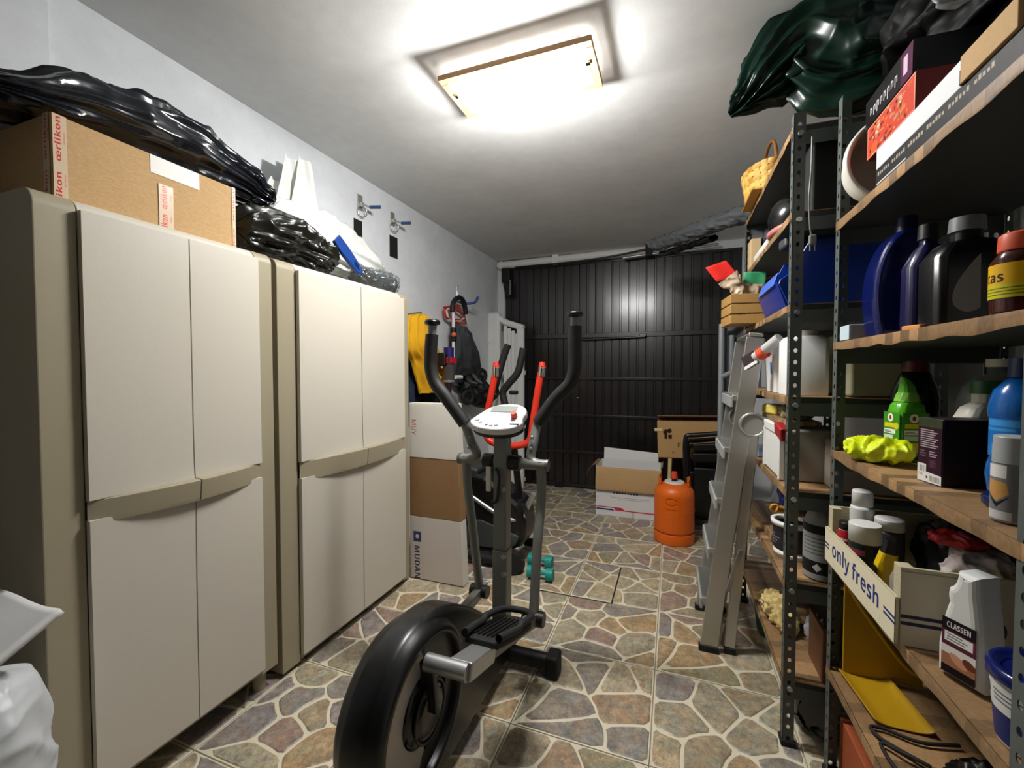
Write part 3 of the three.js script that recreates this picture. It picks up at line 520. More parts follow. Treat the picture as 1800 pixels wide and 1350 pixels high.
// ---------------------------------------------------------------- elliptical trainer (the user faces away from us)
{
  const xc = -0.713, e = thing('elliptical_trainer', 'black and grey elliptical trainer with large covered flywheel and foam-gripped arms', 'trainer', [xc, 0, -1.4]);
  const cover = mat(0x0d0f10, 0.33, { bumpMap: fine, bumpScale: 0.00015, key: 'cover' });
  const hz = -1.04, hy = 0.352, R = 0.243, hw = 0.074;
  // rim: thick rounded tyre around a recessed silver plate
  const rim = [[0.19, hw - 0.03], [0.196, hw - 0.006], [0.206, hw], [0.222, hw - 0.006], [0.236, hw - 0.03], [R, 0.025], [R, -0.025], [0.236, -hw + 0.03], [0.222, -hw + 0.006], [0.206, -hw], [0.196, -hw + 0.006], [0.19, -hw + 0.03]];
  const curve = new THREE.SplineCurve(rim.map(p => new THREE.Vector2(...p))).getPoints(60).map(p => [p.x, p.y]);
  wpart(e, 'flywheel_cover', lathe(curve, 72).rotateZ(-PI / 2).translate(xc, hy, hz), cover, 'thick black rounded wheel cover');
  for (const s of [-1, 1]) {
    wpart(e, 'side_plate', lathe([[0, 0.004], [0.13, 0.004], [0.192, -0.004], [0.192, -0.01], [0, -0.01]], 64).rotateZ(-s * PI / 2).translate(xc + s * (hw - 0.028), hy, hz), mat(0xb3aea6, 0.38, { metalness: 0.25 }), 'silver side plate');
    const hub = wpart(e, 'hub', lathe([[0, 0.03], [0.05, 0.03], [0.066, 0.026], [0.075, 0.012], [0.088, 0.008], [0.098, 0], [0.098, -0.01]], 48).rotateZ(-s * PI / 2).translate(xc + s * (hw - 0.02), hy, hz), M.blackGloss);
    part(hub, 'hub_ring', new THREE.TorusGeometry(0.078, 0.004, 10, 48).rotateY(PI / 2).translate(xc + s * (hw + 0.002) - e.position.x, hy, hz - e.position.z), M.blackPlastic);
  }
  // low black body from the wheel to the mast
  const sh = new THREE.Shape(); sh.moveTo(1.02, 0.06); sh.lineTo(1.86, 0.05); sh.lineTo(1.86, 0.16); sh.quadraticCurveTo(1.74, 0.2, 1.6, 0.29); sh.quadraticCurveTo(1.44, 0.44, 1.28, 0.53); sh.quadraticCurveTo(1.16, 0.6, 1.04, 0.59); sh.closePath();
  wpart(e, 'frame_shroud', ext(sh, 0.1, 0.018, 4).rotateY(PI / 2).translate(xc, 0, 0), cover);
  // cross tubes with end caps
  for (const [z, hwid] of [[-1.78, 0.235], [-0.86, 0.22]]) {
    wpart(e, 'stabiliser', rod([xc - hwid, 0.05, z], [xc + hwid, 0.05, z], 0.034, 24), mat(0x2e3031, 0.35, { metalness: 0.5 }));
    for (const s of [-1, 1]) wpart(e, 'end_cap', rbox(0.055, 0.095, 0.085, 0.012).translate(xc + s * (hwid + 0.005), 0.0485, z), M.rubber);
  }
  wpart(e, 'wheel_strut', bar([xc, 0.05, -0.86], [xc, 0.14, -1.0], 0.05, 0.06), M.rubber);
  // mast: rectangular tube in two lengths
  const post = M.postGrey = mat(0x787b76, 0.4, { metalness: 0.12 });
  wpart(e, 'mast', bar([xc - 0.006, 0.12, -1.79], [xc - 0.002, 0.52, -1.785], 0.075, 0.07, 0.008), post);
  wpart(e, 'mast', bar([xc - 0.002, 0.52, -1.785], [xc + 0.004, 1.045, -1.775], 0.07, 0.062, 0.008), post);
  for (const y of [0.42, 0.5, 0.8]) wpart(e, 'bolt', cyl(0.011, 0.011, 0.012, 12).rotateX(PI / 2).translate(xc + 0.02, y, -1.745), M.silver);
  wpart(e, 'tension_gauge', rbox(0.022, 0.11, 0.012, 0.003).translate(xc - 0.05, 0.84, -1.742), M.offwhite, 'white scale strip');
  wpart(e, 'gauge_clip', tubeGeo([[xc - 0.012, 0.89, -1.735], [xc + 0.006, 0.87, -1.725], [xc + 0.004, 0.8, -1.725], [xc - 0.012, 0.745, -1.735], [xc - 0.03, 0.74, -1.735]], 0.008, 30, 8), M.blackPlastic);
  // pivot axle
  wpart(e, 'pivot_axle', rod([xc - 0.205, 0.913, -1.78], [xc + 0.205, 0.913, -1.78], 0.024, 20), post);
  for (const s of [-1, 1]) { wpart(e, 'bushing', rod([xc + s * 0.04, 0.913, -1.78], [xc + s * 0.085, 0.913, -1.78], 0.034, 20), M.blackPlastic); wpart(e, 'axle_cap', rod([xc + s * 0.203, 0.913, -1.78], [xc + s * 0.216, 0.913, -1.78], 0.026, 18), M.steelGrey); }
  // swinging arms
  const arms = [
    { s: -1, zt: -1.70, low: [xc - 0.18, 0.232, -1.926], top: [[-0.834, 0.937], [-0.848, 1.0], [-0.864, 1.086], [-0.95, 1.2], [-1.01, 1.272], [-1.03, 1.34], [-1.028, 1.42], [-1.022, 1.485]], capY: 1.536, capX: -1.02 },
    { s: 1, zt: -1.86, low: [xc + 0.18, 0.3, -1.683], top: [[-0.578, 0.93], [-0.577, 1.0], [-0.566, 1.085], [-0.49, 1.195], [-0.42, 1.27], [-0.402, 1.34], [-0.402, 1.43], [-0.402, 1.515]], capY: 1.565, capX: -0.402 }];
  for (const a of arms) {
    const x = xc + a.s * 0.18, armUp = [[x, 0.913, -1.78]].concat(a.top.map((p, i) => [p[0], p[1], -1.78 + (a.zt + 1.78) * Math.min(1, (p[1] - 0.913) / 0.2)]));
    wpart(e, 'lower_arm', tubeGeo([[x, 0.93, -1.78], [x - 0.0, 0.78, -1.795 + (a.s > 0 ? 0.0 : -0.0)], [x, 0.6, -1.78 + (a.low[2] + 1.78) * 0.42], a.low], 0.021, 40, 14), post);
    wpart(e, 'upper_arm', tubeGeo(armUp.slice(0, 5), 0.021, 30, 14), post);
    const grip = wpart(e, 'foam_grip', tubeGeo(armUp.slice(3), 0.029, 50, 18), M.foam, 'black foam sleeve');
    const zt = a.zt, P = e.position, tip = armUp[armUp.length - 1];
    part(grip, 'handle_tube', rod([tip[0], tip[1] - 0.01, zt], [a.capX, a.capY - 0.006, zt], 0.02, 18).translate(-P.x, -P.y, -P.z), post);
    part(grip, 'end_knob', lathe([[0, 0.018], [0.03, 0.014], [0.037, 0.004], [0.034, -0.006], [0.02, -0.012], [0, -0.012]], 28).translate(a.capX - P.x, a.capY, zt - P.z), M.blackGloss);
    wpart(e, 'arm_knuckle', rod([x - 0.045, a.low[1] - 0.01, a.low[2]], [x + 0.045, a.low[1] - 0.01, a.low[2]], 0.031, 20), M.blackPlastic);
    for (const y of [0.98, 1.03]) wpart(e, 'bolt', new THREE.SphereGeometry(0.009, 10, 8).translate(a.top[1][0] + (y - 1) * 0.1, y, -1.77 + (a.zt + 1.78) * 0.4 + 0.018), M.silver);
  }
  // foot bars, treads and cranks
  const foot = (s, joint, ce, sil) => {
    const J = V(...joint), C = V(...ce), at2 = t => J.clone().lerp(C, t), d = C.clone().sub(J).normalize();
    wpart(e, 'foot_bar', bar(J.clone().addScaledVector(d, -0.06), at2(0.97), 0.036, 0.05, 0.004), post);
    const ang = Math.atan2(C.y - J.y, -(J.z - C.z)) ; const tilt = Math.atan2(C.y - J.y, C.z - J.z);
    const c = at2(0.56).addScaledVector(V(0, Math.cos(tilt), -Math.sin(tilt)), 0.036);
    const loc = g => g.rotateX(-tilt).translate(c.x, c.y, c.z);
    const so = new THREE.Shape(); so.moveTo(-0.055, -0.17); so.lineTo(0.055, -0.17); so.quadraticCurveTo(0.075, 0, 0.066, 0.13); so.quadraticCurveTo(0.05, 0.19, 0, 0.19); so.quadraticCurveTo(-0.05, 0.19, -0.066, 0.13); so.quadraticCurveTo(-0.075, 0, -0.055, -0.17);
    const tread = wpart(e, 'foot_tread', loc(ext(so, 0.018, 0.004, 2).rotateX(-PI / 2)), M.rubber, 'black foot plate');
    const P = e.position, wallPts = so.getPoints(14).filter(p => p.y > -0.12).map(p => [p.x, 0.018 + 0.03 * Math.max(0, (p.y + 0.12) / 0.3), -p.y]);
    const lip = []; for (const q of [1, -1]) lip.push(new THREE.TubeGeometry(new THREE.CatmullRomCurve3(so.getPoints(14).filter(p => p.x * q >= -0.001).sort((a, b) => a.y - b.y).map(p => V(p.x * 0.97, 0.012 + 0.02 * (p.y > 0 ? 1 : 0.5), -p.y))), 40, 0.012, 8));
    for (const g of lip) part(tread, 'lip', loc(g).translate(-P.x, -P.y, -P.z), M.rubber);
    for (let k = -3; k <= 3; k++) part(tread, 'ridge', loc(rbox(0.006, 0.006, 0.26, 0.002, 1).translate(k * 0.015, 0.012, 0)).translate(-P.x, -P.y, -P.z), M.blackPlastic);
    wpart(e, 'foot_bracket', bar(at2(0.74).add(V(0, 0.004, 0)), at2(1.0), 0.07, 0.05, 0.006), sil);
    wpart(e, 'crank_pin', rod([xc + s * (hw + 0.004), C.y, C.z], [xc + s * 0.205, C.y, C.z], 0.024, 24), M.silver);
    wpart(e, 'crank_arm', bar([xc + s * (hw + 0.005), hy, hz], [xc + s * (hw + 0.005), C.y, C.z], 0.018, 0.045, 0.004), M.blackPlastic);
  };
  foot(1, [xc + 0.18, 0.285, -1.683], [xc + 0.18, 0.508, -1.02], M.silver);
  foot(-1, [xc - 0.18, 0.218, -1.926], [xc - 0.18, 0.2, -1.06], M.silver);
  // console
  const cs = new THREE.Shape(); cs.moveTo(-0.125, -0.03); cs.quadraticCurveTo(-0.11, -0.085, 0, -0.088); cs.quadraticCurveTo(0.11, -0.085, 0.12, -0.03); cs.quadraticCurveTo(0.108, -0.005, 0.118, 0.02); cs.quadraticCurveTo(0.125, 0.075, 0.06, 0.092); cs.quadraticCurveTo(-0.02, 0.1, -0.065, 0.06); cs.quadraticCurveTo(-0.105, 0.01, -0.125, -0.03);
  const cp = V(xc + 0.004, 1.108, -1.735), tilt = -0.98, place = g => g.rotateX(tilt).translate(cp.x, cp.y, cp.z);
  const con = wpart(e, 'console', place(ext(cs, 0.036, 0.01, 4, 16)), mat(0xd4d3d4, 0.38), 'white display console');
  const sub = (n, g, m, l) => part(con, n, place(g).translate(-e.position.x, -e.position.y, -e.position.z), m, null, null, l);
  sub('console_base', ext(cs, 0.02, 0.004, 2, 16).scale(0.97, 0.97, 1).translate(0, 0, -0.026), M.blackPlastic);
  sub('screen', rbox(0.12, 0.042, 0.004, 0.002).translate(0.012, 0.05, 0.0185), mat(0x8b938d, 0.15), 'grey screen');
  for (const [x, y] of [[-0.088, -0.028], [-0.07, -0.042], [-0.035, -0.052], [-0.014, -0.058], [0.01, -0.055]]) sub('button', cyl(0.008, 0.009, 0.006, 14).rotateX(PI / 2).translate(x, y, 0.019), mat(0xb9b8bb, 0.4));
  sub('knob', cyl(0.013, 0.015, 0.03, 18).rotateX(PI / 2).translate(0.075, 0.0, 0.028), mat(0xd84a2a, 0.35), 'red and yellow knob');
  sub('badge', rbox(0.04, 0.012, 0.004, 0.002).translate(0.088, -0.045, 0.019), M.steelGrey);
}
// ---------------------------------------------------------------- second cross trainer with the red bar
{
  const Z = -2.8, e = thing('cross_trainer', 'black cross trainer with red U-shaped bar behind the elliptical trainer', 'trainer', [-1.17, 0, Z]);
  const W = (u, v, z = Z) => at(u, v, { z });
  // housing: long low hull along x, silver seam
  const hull = new THREE.Shape(); hull.moveTo(-1.47, 0.10); hull.quadraticCurveTo(-1.49, 0.4, -1.46, 0.55); hull.lineTo(-1.36, 0.62); hull.lineTo(-1.2, 0.60); hull.lineTo(-0.96, 0.43); hull.quadraticCurveTo(-0.9, 0.36, -0.91, 0.24); hull.quadraticCurveTo(-0.92, 0.11, -1.04, 0.08); hull.lineTo(-1.4, 0.06); hull.closePath();
  wpart(e, 'housing', ext(hull, 0.26, 0.04, 4).translate(0, 0, Z), mat(0x0b0c0d, 0.35));
  const band = pts => wpart(e, 'silver_band', tubeGeo(pts, 0.016, 40, 10), M.silver);
  band([[-1.47, 0.53, Z + 0.115], [-1.3, 0.45, Z + 0.125], [-1.12, 0.36, Z + 0.13], [-0.99, 0.32, Z + 0.12], [-0.92, 0.35, Z + 0.09]]);
  band([[-1.06, 0.125, Z + 0.12], [-0.98, 0.12, Z + 0.115], [-0.935, 0.15, Z + 0.08]]);
  const low = new THREE.Shape(); low.moveTo(-1.42, 0.11); low.quadraticCurveTo(-1.3, 0.33, -1.2, 0.29); low.lineTo(-0.95, 0.22); low.quadraticCurveTo(-0.96, 0.13, -1.05, 0.115); low.closePath();
  wpart(e, 'lower_panel', ext(low, 0.02, 0.006, 2).translate(0, 0, Z + 0.13), mat(0x3e4140, 0.45), 'dark grey lower panel');
  wpart(e, 'top_cover', rbox(0.2, 0.07, 0.24, 0.02).rotateZ(-0.15).translate(-1.36, 0.62, Z), mat(0x2f3132, 0.42));
  wpart(e, 'transport_wheel', cyl(0.07, 0.07, 0.1, 28).rotateX(PI / 2).rotateY(0.5).translate(-0.98, 0.072, Z + 0.2), M.rubber);
  wpart(e, 'base_tube', rod([-1.3, 0.05, Z + 0.16], [-0.9, 0.05, Z + 0.18], 0.03), M.rubber);
  wpart(e, 'base_tube', rod([-1.3, 0.05, Z - 0.2], [-0.9, 0.05, Z - 0.2], 0.03), M.rubber);
  wpart(e, 'mast', bar([-1.2, 0.55, Z - 0.05], [-1.09, 1.0, Z - 0.03], 0.07, 0.06), mat(0x17181a, 0.4));
  const red = mat(0xd8331f, 0.38);
  wpart(e, 'fixed_bar', tubeGeo([W(871, 655), W(862, 700), W(853, 748), W(858, 772), W(880, 782), W(912, 783), W(930, 775), W(937, 740), W(944, 695), W(951, 655)], 0.024, 90, 14), red, 'red U-shaped handlebar');
  for (const [u, t] of [[871.5, 872], [951.5, 953]]) {
    wpart(e, 'pulse_sensor', rod(W(u, 662), W(t, 644), 0.026), M.chrome); wpart(e, 'bar_end', rod(W(t, 647), W(t, 636), 0.027, 18, 0.018), red);
  }
  const arm = pts => wpart(e, 'swing_arm', tubeGeo(pts, 0.026, 40, 14), M.foam, 'black foam-covered swing arm');
  arm([W(893, 606, Z - 0.1), W(886, 625, Z - 0.1), W(876, 660, Z - 0.1), W(868, 690, Z - 0.1)]);
  arm([W(920, 612, Z - 0.1), W(916, 632, Z - 0.1), W(910, 655, Z - 0.1), W(894, 675, Z - 0.1), W(884, 690, Z - 0.1), W(888, 712, Z - 0.1), W(896, 760, Z - 0.1)]);
  wpart(e, 'swing_link', rod(W(904, 790), W(914, 880), 0.024), M.blackGloss);
  wpart(e, 'link_boot', cyl(0.035, 0.06, 0.07, 20).translate(...W(912, 885).toArray()), M.blackPlastic);
  wpart(e, 'crank_tube', rod(W(925, 895), W(938, 868), 0.02), M.silver);
  wpart(e, 'drink_clip', rbox(0.06, 0.03, 0.05, 0.01).translate(...W(903, 690, Z - 0.15).toArray()), M.blackPlastic);
}
for (const [u, v, l] of [[950, 984, 'teal dumbbell lying by the cross trainer, farther one'], [950, 1006, 'teal dumbbell lying by the cross trainer, tucked at its wheel']]) {
  const p = at(u, v, { y: 0.045 }), d = thing('dumbbell', l, 'dumbbell', [p.x, 0, p.z], 'teal dumbbells');
  const m = mat(0x0c8f86, 0.5);
  part(d, 'grip', cyl(0.015, 0.015, 0.12, 16).rotateZ(PI / 2), m, [0, 0.045, 0]);
  for (const s of [-1, 1]) part(d, 'weight', cyl(0.042, 0.042, 0.045, 6).rotateX(PI / 2).rotateY(PI / 2), m, [s * 0.06, 0.04, 0]);
}
// ---------------------------------------------------------------- along the garage door
{ // white plastic sun lounger stood on end
  const Z = -4.52, l = thing('sun_lounger', 'white plastic slatted sun lounger stood on end beside the garage door', 'lounger', [-1.72, 0, Z]);
  const w = M.white, W = (u, v) => at(u, v, { z: Z });
  const a = W(858, 550), b = W(880, 548), c = W(922, 571), d = W(912, 566);
  wpart(l, 'side_rail', rbox(b.x - a.x, a.y, 0.09, 0.03, 3).translate((a.x + b.x) / 2, a.y / 2, Z), w);
  wpart(l, 'side_rail', rbox(0.085, c.y - 0.03, 0.06, 0.02, 3).translate(c.x - 0.045, (c.y - 0.03) / 2, Z), w);
  wpart(l, 'top_rail', tubeGeo([[b.x - 0.02, b.y - 0.07, Z], [b.x + 0.06, b.y - 0.12, Z], [b.x + 0.16, b.y - 0.155, Z], [c.x - 0.01, c.y - 0.035, Z]], 0.035, 30, 12), w);
  for (let i = 0; i < 4; i++) { const x = b.x + 0.03 + (c.x - 0.1 - b.x) * (i + 0.5) / 4; wpart(l, 'slat', rbox(0.042, 1.8 - i * 0.03, 0.025, 0.008).translate(x, 0.03 + 0.9 - i * 0.015, Z - 0.015), w); }
  for (const y of [0.1, 0.7, 1.3]) wpart(l, 'cross_bar', rbox(c.x - b.x, 0.05, 0.03, 0.01).translate((b.x + c.x) / 2, y, Z - 0.04), w);
  wpart(l, 'pivot_knob', cyl(0.022, 0.022, 0.02, 16).rotateX(PI / 2).translate(a.x + 0.035, 1.66, Z + 0.05), w);
}
const FS_TOP = 2.15;
{ // conduit along the lintel, saddle, black bracket and roller gear
  const z = ZB + 0.1;
  const p = thing('drain_pipe', 'white pipe running along the lintel above the garage door', 'pipe', [-1.1, 2.54, z]);
  wpart(p, 'pipe', rod([RX0 + 0.02, 2.555, z], [-0.28, 2.575, z], 0.042, 24), M.white); wpart(p, 'saddle', rbox(0.07, 0.11, 0.05, 0.01).translate(-1.24, 2.56, z + 0.025), M.white);
  wpart(p, 'elbow', new THREE.SphereGeometry(0.05, 20, 14).translate(RX0 + 0.055, 2.555, z), M.white);
  const s = thing('door_spring_arm', 'black steel spring bracket at top corner of the garage door', 'bracket', [-1.85, 2.2, ZB + 0.1]);
  wpart(s, 'plate', rbox(0.09, 0.16, 0.05, 0.006).translate(-1.83, 2.43, ZB + 0.13), M.blackPlastic); wpart(s, 'arm', bar([-1.83, 2.36, ZB + 0.13], [-1.80, 2.18, ZB + 0.13], 0.035, 0.06), M.rubber); wpart(s, 'spring', rod([-1.77, 2.37, ZB + 0.15], [-1.77, 2.2, ZB + 0.15], 0.012), M.steelGrey);
  const c = thing('cable_track', 'black door-closer cable track across the top of the garage door', 'cable', [-0.3, 2.5, ZB + 0.16]);
  wpart(c, 'rod', tubeGeo([[-1.7, 2.5, ZB + 0.175], [-1.0, 2.505, ZB + 0.175], [-0.62, 2.525, ZB + 0.175], [-0.2, 2.57, ZB + 0.175], [0.36, 2.58, ZB + 0.175]], 0.01, 60, 8), M.blackPlastic);
  wpart(c, 'carriage', rbox(0.07, 0.12, 0.05, 0.008).translate(-0.24, 2.548, ZB + 0.185), M.rubber);
  wpart(c, 'steel_rail', rod([-0.5, 2.495, ZB + 0.185], [0.4, 2.545, ZB + 0.185], 0.012), M.silver);
  const a = at(1142, 430, { z: -3.6 }), b = V(0.655, FS_TOP + 0.057, -2.55);
  const t = thing('wrapped_roll', 'long grey film-wrapped roll hanging under the ceiling by the far shelves', 'roll', [a.x, a.y - 0.06, a.z]);
  wpart(t, 'roll', sack([[a.x, a.y, a.z, 0.03, 0.02], [a.x + 0.04, a.y - 0.01, a.z + 0.02, 0.05, 0.045], [(a.x + b.x) / 2, (a.y + b.y) / 2, (a.z + b.z) / 2, 0.055, 0.05], [b.x, b.y, b.z, 0.05, 0.05]], { amp: 0.022, freq: 12, nu: 90, nv: 40, clamp: w => { if (w.z > -2.85) w.y = Math.max(w.y, FS_TOP + 0.0005); } }), mat(0x54575a, 0.25));
  wpart(t, 'label', rbox(0.12, 0.03, 0.02, 0.002).translate(...at(1218, 413, { z: -3.32 }).toArray()), M.white);
  wpart(t, 'dark_cover', sack([[a.x + 0.08, a.y - 0.07, a.z - 0.05, 0.02, 0.02], [a.x + 0.25, a.y - 0.075, a.z + 0.1, 0.035, 0.022], [a.x + 0.42, a.y - 0.12, a.z + 0.45, 0.035, 0.02]], { amp: 0.015, freq: 8, nu: 60, nv: 40 }), mat(0x16181a, 0.3));
}
{ // open white carton
  const x0 = -0.65, x1 = -0.09, zf = -3.95, d = 0.34, h = 0.45, c = thing('open_carton', 'open white printed carton with brown inner flap folded out', 'box', [(x0 + x1) / 2, 0, zf - d / 2]);
  const wm = mat(0xe3e2e0, 0.6), th = 0.006, xm = (x0 + x1) / 2, w = x1 - x0;
  const wall = (n, g) => wpart(c, n, g, wm);
  wall('front_panel', box(w, h, th).translate(xm, h / 2, zf)); wall('back_panel', box(w, h, th).translate(xm, h / 2, zf - d)); wall('side_panel', box(th, h, d).translate(x0, h / 2, zf - d / 2)); wall('side_panel', box(th, h, d).translate(x1, h / 2, zf - d / 2)); wall('bottom', box(w, th, d).translate(xm, th, zf - d / 2));
  const fl = (n, ax, s0, s1, out, up, m) => wpart(c, n, sheet(ax, 6, 6, 0.004), m);
  wpart(c, 'front_flap', sheet((s, t) => V(x0 + w * s, h - 0.21 * t * 0.985 + 0.003 * Math.sin(t * 3), zf + 0.012 + 0.05 * t - 0.03 * t * t), 8, 8, 0.005), M.cardboard, 'brown flap folded down');
  wpart(c, 'back_flap', sheet((s, t) => V(x0 + 0.02 + (w - 0.05) * s, h + 0.115 * t - 0.03 * s * t, zf - d - 0.02 * t), 8, 8, 0.005), wm);
  wpart(c, 'side_flap', sheet((s, t) => V(x0 - 0.1 * t, h + 0.06 * t - 0.16 * t * t, zf - 0.03 - (d - 0.06) * s), 8, 8, 0.004), M.cardDark); wpart(c, 'side_flap', sheet((s, t) => V(x1 + 0.05 * t * (1 - t), h + 0.1 * t * (1 - t), zf - 0.03 - (d - 0.06) * s), 8, 8, 0.004), M.cardboard);
  const tex = canvasTex(1024, 420, (g, W, H) => {
    g.fillStyle = '#e3e2e0'; g.fillRect(0, 0, W, H); const y = 265; g.fillStyle = '#6a6a72'; g.font = '20px sans-serif'; for (let k = 0; k < 2; k++) { g.fillRect(240 + 120 * k, 95 + 26 * k, 620 - 200 * k, 5); }
    g.fillStyle = '#c8384a'; g.fillRect(0, y, 420, 16); g.beginPath(); g.moveTo(300, y + 16); g.lineTo(420, y); g.lineTo(470, y + 40); g.lineTo(1024, y + 40); g.lineTo(1024, y + 62); g.lineTo(320, y + 56); g.closePath(); g.fill();
    g.fillStyle = '#23306e'; g.beginPath(); g.moveTo(0, y + 34); g.lineTo(270, y + 34); g.lineTo(310, y + 62); g.lineTo(0, y + 56); g.closePath(); g.fill();
    g.fillStyle = '#3a2a22'; for (let k = 0; k < 9; k++) g.fillRect(280 + k * 46, 6, 30, 26); g.fillStyle = '#c8c4bc'; g.fillRect(580, y + 62, 44, 200);
  });
  wpart(c, 'print', quad(w - 0.006, 0.225).translate(xm, 0.1145, zf + 0.0045), printMat(tex, 0.6));
}
{ // orange gas bottle
  const p = [0.02, 0, -3.56], g = thing('gas_cylinder', 'orange butane gas cylinder with red valve cap standing on the tiles', 'cylinder', p);
  const or = mat(0xe0640f, 0.4, { bumpMap: fine, bumpScale: 0.0008, key: 'gasor' });
  part(g, 'tank', lathe([[0, 0.06], [0.12, 0.065], [0.142, 0.085], [0.148, 0.1], [0.148, 0.24], [0.15, 0.245], [0.15, 0.255], [0.148, 0.26], [0.148, 0.36], [0.143, 0.395], [0.125, 0.425], [0.095, 0.445], [0.055, 0.455], [0, 0.457]], 56), or);
  part(g, 'foot_ring', lathe([[0.143, 0], [0.149, 0.004], [0.151, 0.04], [0.149, 0.075], [0.143, 0.082], [0.138, 0.07], [0.138, 0.004], [0.143, 0]], 56), or);
  const collar = new THREE.CylinderGeometry(0.104, 0.112, 0.07, 20, 1, true, 0, 0.75);
  for (const a of [0.55, 3.6]) part(g, 'guard_handle', sheet((s, t) => { const th = a + (s - 0.5) * 1.1, r = 0.118 - 0.004 * t; const y = 0.43 + 0.075 * t * (0.75 + 0.25 * Math.sin(PI * s)); return V(r * Math.sin(th + PI / 2 - 0.5), y, r * Math.cos(th + PI / 2 - 0.5)); }, 16, 6, 0.006), or);
  part(g, 'valve_disc', cyl(0.07, 0.075, 0.012, 32), mat(0xd8d8da, 0.4), [0, 0.458, 0], null, 'white valve disc'); part(g, 'valve', cyl(0.02, 0.022, 0.03, 18), M.blackPlastic, [0, 0.475, 0]); part(g, 'valve_cap', cyl(0.02, 0.024, 0.05, 20), mat(0xd9432f, 0.4), [0, 0.51, 0], null, 'red valve cap');
  const t = canvasTex(256, 192, (c, w, h) => { c.clearRect(0, 0, w, h); c.fillStyle = '#e0640f'; c.fillRect(0, 0, w, h); c.strokeStyle = '#8a3a08'; c.lineWidth = 9; c.beginPath(); c.ellipse(128, 66, 70, 30, 0, PI * 0.05, PI * 0.95); c.stroke(); c.beginPath(); c.ellipse(128, 58, 80, 36, 0, PI * 1.05, PI * 1.95); c.stroke(); c.fillStyle = '#9a430c'; for (let i = 0; i < 9; i++) c.fillRect(42 + i * 20, 140, 13, 12); });
  const a0 = -0.15; part(g, 'emblem', wrap(0.1486, 0.13, a0 - 0.45, a0 + 0.45), printMat(t, 0.42), [0, 0.31, 0], null, 'faded embossed emblem');
}
{ // brown carton with the printed marks, resting on the folded chairs
  const z = -4.12, a = at(1155, 742, { z }), b = at(1268, 734, { z }), c0 = at(1160, 805, { z });
  const w = b.x - a.x + 0.06, h = 0.33, cx = a.x + w / 2 + 0.005, cy = 0.705, c = thing('cardboard_box', 'brown cardboard box printed with the letter F, perched on folded chairs', 'box', [cx, cy - h / 2, z - 0.12]);
  const tilt = g => g.rotateZ(0.03).translate(cx, cy, z - 0.12);
  wpart(c, 'carton', tilt(rbox(w, h, 0.24, 0.004)), M.cardboard);
  wpart(c, 'lid_flap', tilt(rbox(w * 0.99, 0.006, 0.24, 0.002).rotateX(-0.2).translate(0, h / 2 + 0.028, -0.0)), M.cardDark); wpart(c, 'torn_tape', tilt(rbox(0.07, 0.03, 0.01, 0.004).translate(-w / 2 + 0.01, h / 2 - 0.075, 0.122)), mat(0xd9c296, 0.6));
  const t = canvasTex(512, 330, (g, W, H) => { g.fillStyle = '#bd9662'; g.fillRect(0, 0, W, H); g.fillStyle = '#2c1c12'; g.beginPath(); g.arc(110, 70, 22, 0, 7); g.fill(); g.fillRect(62, 55, 26, 95); g.fillRect(52, 70, 40, 34); g.fillRect(98, 108, 34, 40); g.font = 'bold 66px sans-serif'; g.fillText('F', 182, 232); g.font = 'bold 40px sans-serif'; g.fillText('➔', 185, 300); g.globalAlpha = 0.45; g.fillText('K', 130, 298); g.globalAlpha = 1; });
  wpart(c, 'print', tilt(quad(0.46, 0.3).translate(-w / 2 + 0.235, -0.006, 0.1212)), printMat(t, 0.75));
}
// stack of folded black resin chairs (seen edge-on)
for (let k = 0; k < 3; k++) {
  const z = -3.86 - k * 0.1, ch = thing('folding_chair', ['black resin folding chair leaning by the gas cylinder, front of three', 'black resin folding chair, middle one of the three leaning together', 'black resin folding chair, rearmost of the three under the brown box'][k], 'chair', [0.24, 0, z], 'folded black chairs');
  const m = mat(0x0b0c0d, 0.38), x0 = 0.105 + k * 0.012, x1 = 0.50, H = 0.78 - k * 0.06;
  wpart(ch, 'side_frame', tubeGeo([[x0 + 0.05, 0.02, z + 0.02], [x0 + 0.012, 0.4, z], [x0, H - 0.05, z], [x0 + 0.012, H, z], [x0 + 0.06, H + 0.006, z], [x1, H + 0.05, z]], 0.02, 70, 12), m);
  wpart(ch, 'back_slat', rbox(x1 - x0 - 0.05, 0.06, 0.03, 0.014).rotateZ(0.09).translate((x0 + x1) / 2 + 0.03, H - 0.08, z), m); wpart(ch, 'back_slat', rbox(x1 - x0 - 0.05, 0.07, 0.03, 0.014).rotateZ(0.05).translate((x0 + x1) / 2 + 0.03, H - 0.17, z), m);
  wpart(ch, 'seat', rbox(x1 - x0 - 0.07, 0.38, 0.035, 0.015).translate((x0 + x1) / 2 + 0.03, H - 0.45, z - 0.005), m);
  for (const x of [x0 + 0.05, x1 - 0.03]) wpart(ch, 'leg', rbox(0.035, H - 0.3, 0.03, 0.01).translate(x, (H - 0.3) / 2, z - 0.02), m);
}
one('broom_handle', 'pale wooden handle standing between gas cylinder and brown box', 'handle', rod([-0.03, 0.004, -3.93], at(1178, 806, { z: -3.97 }), 0.013, 14, 0.017), mat(0xcdbd82, 0.5));

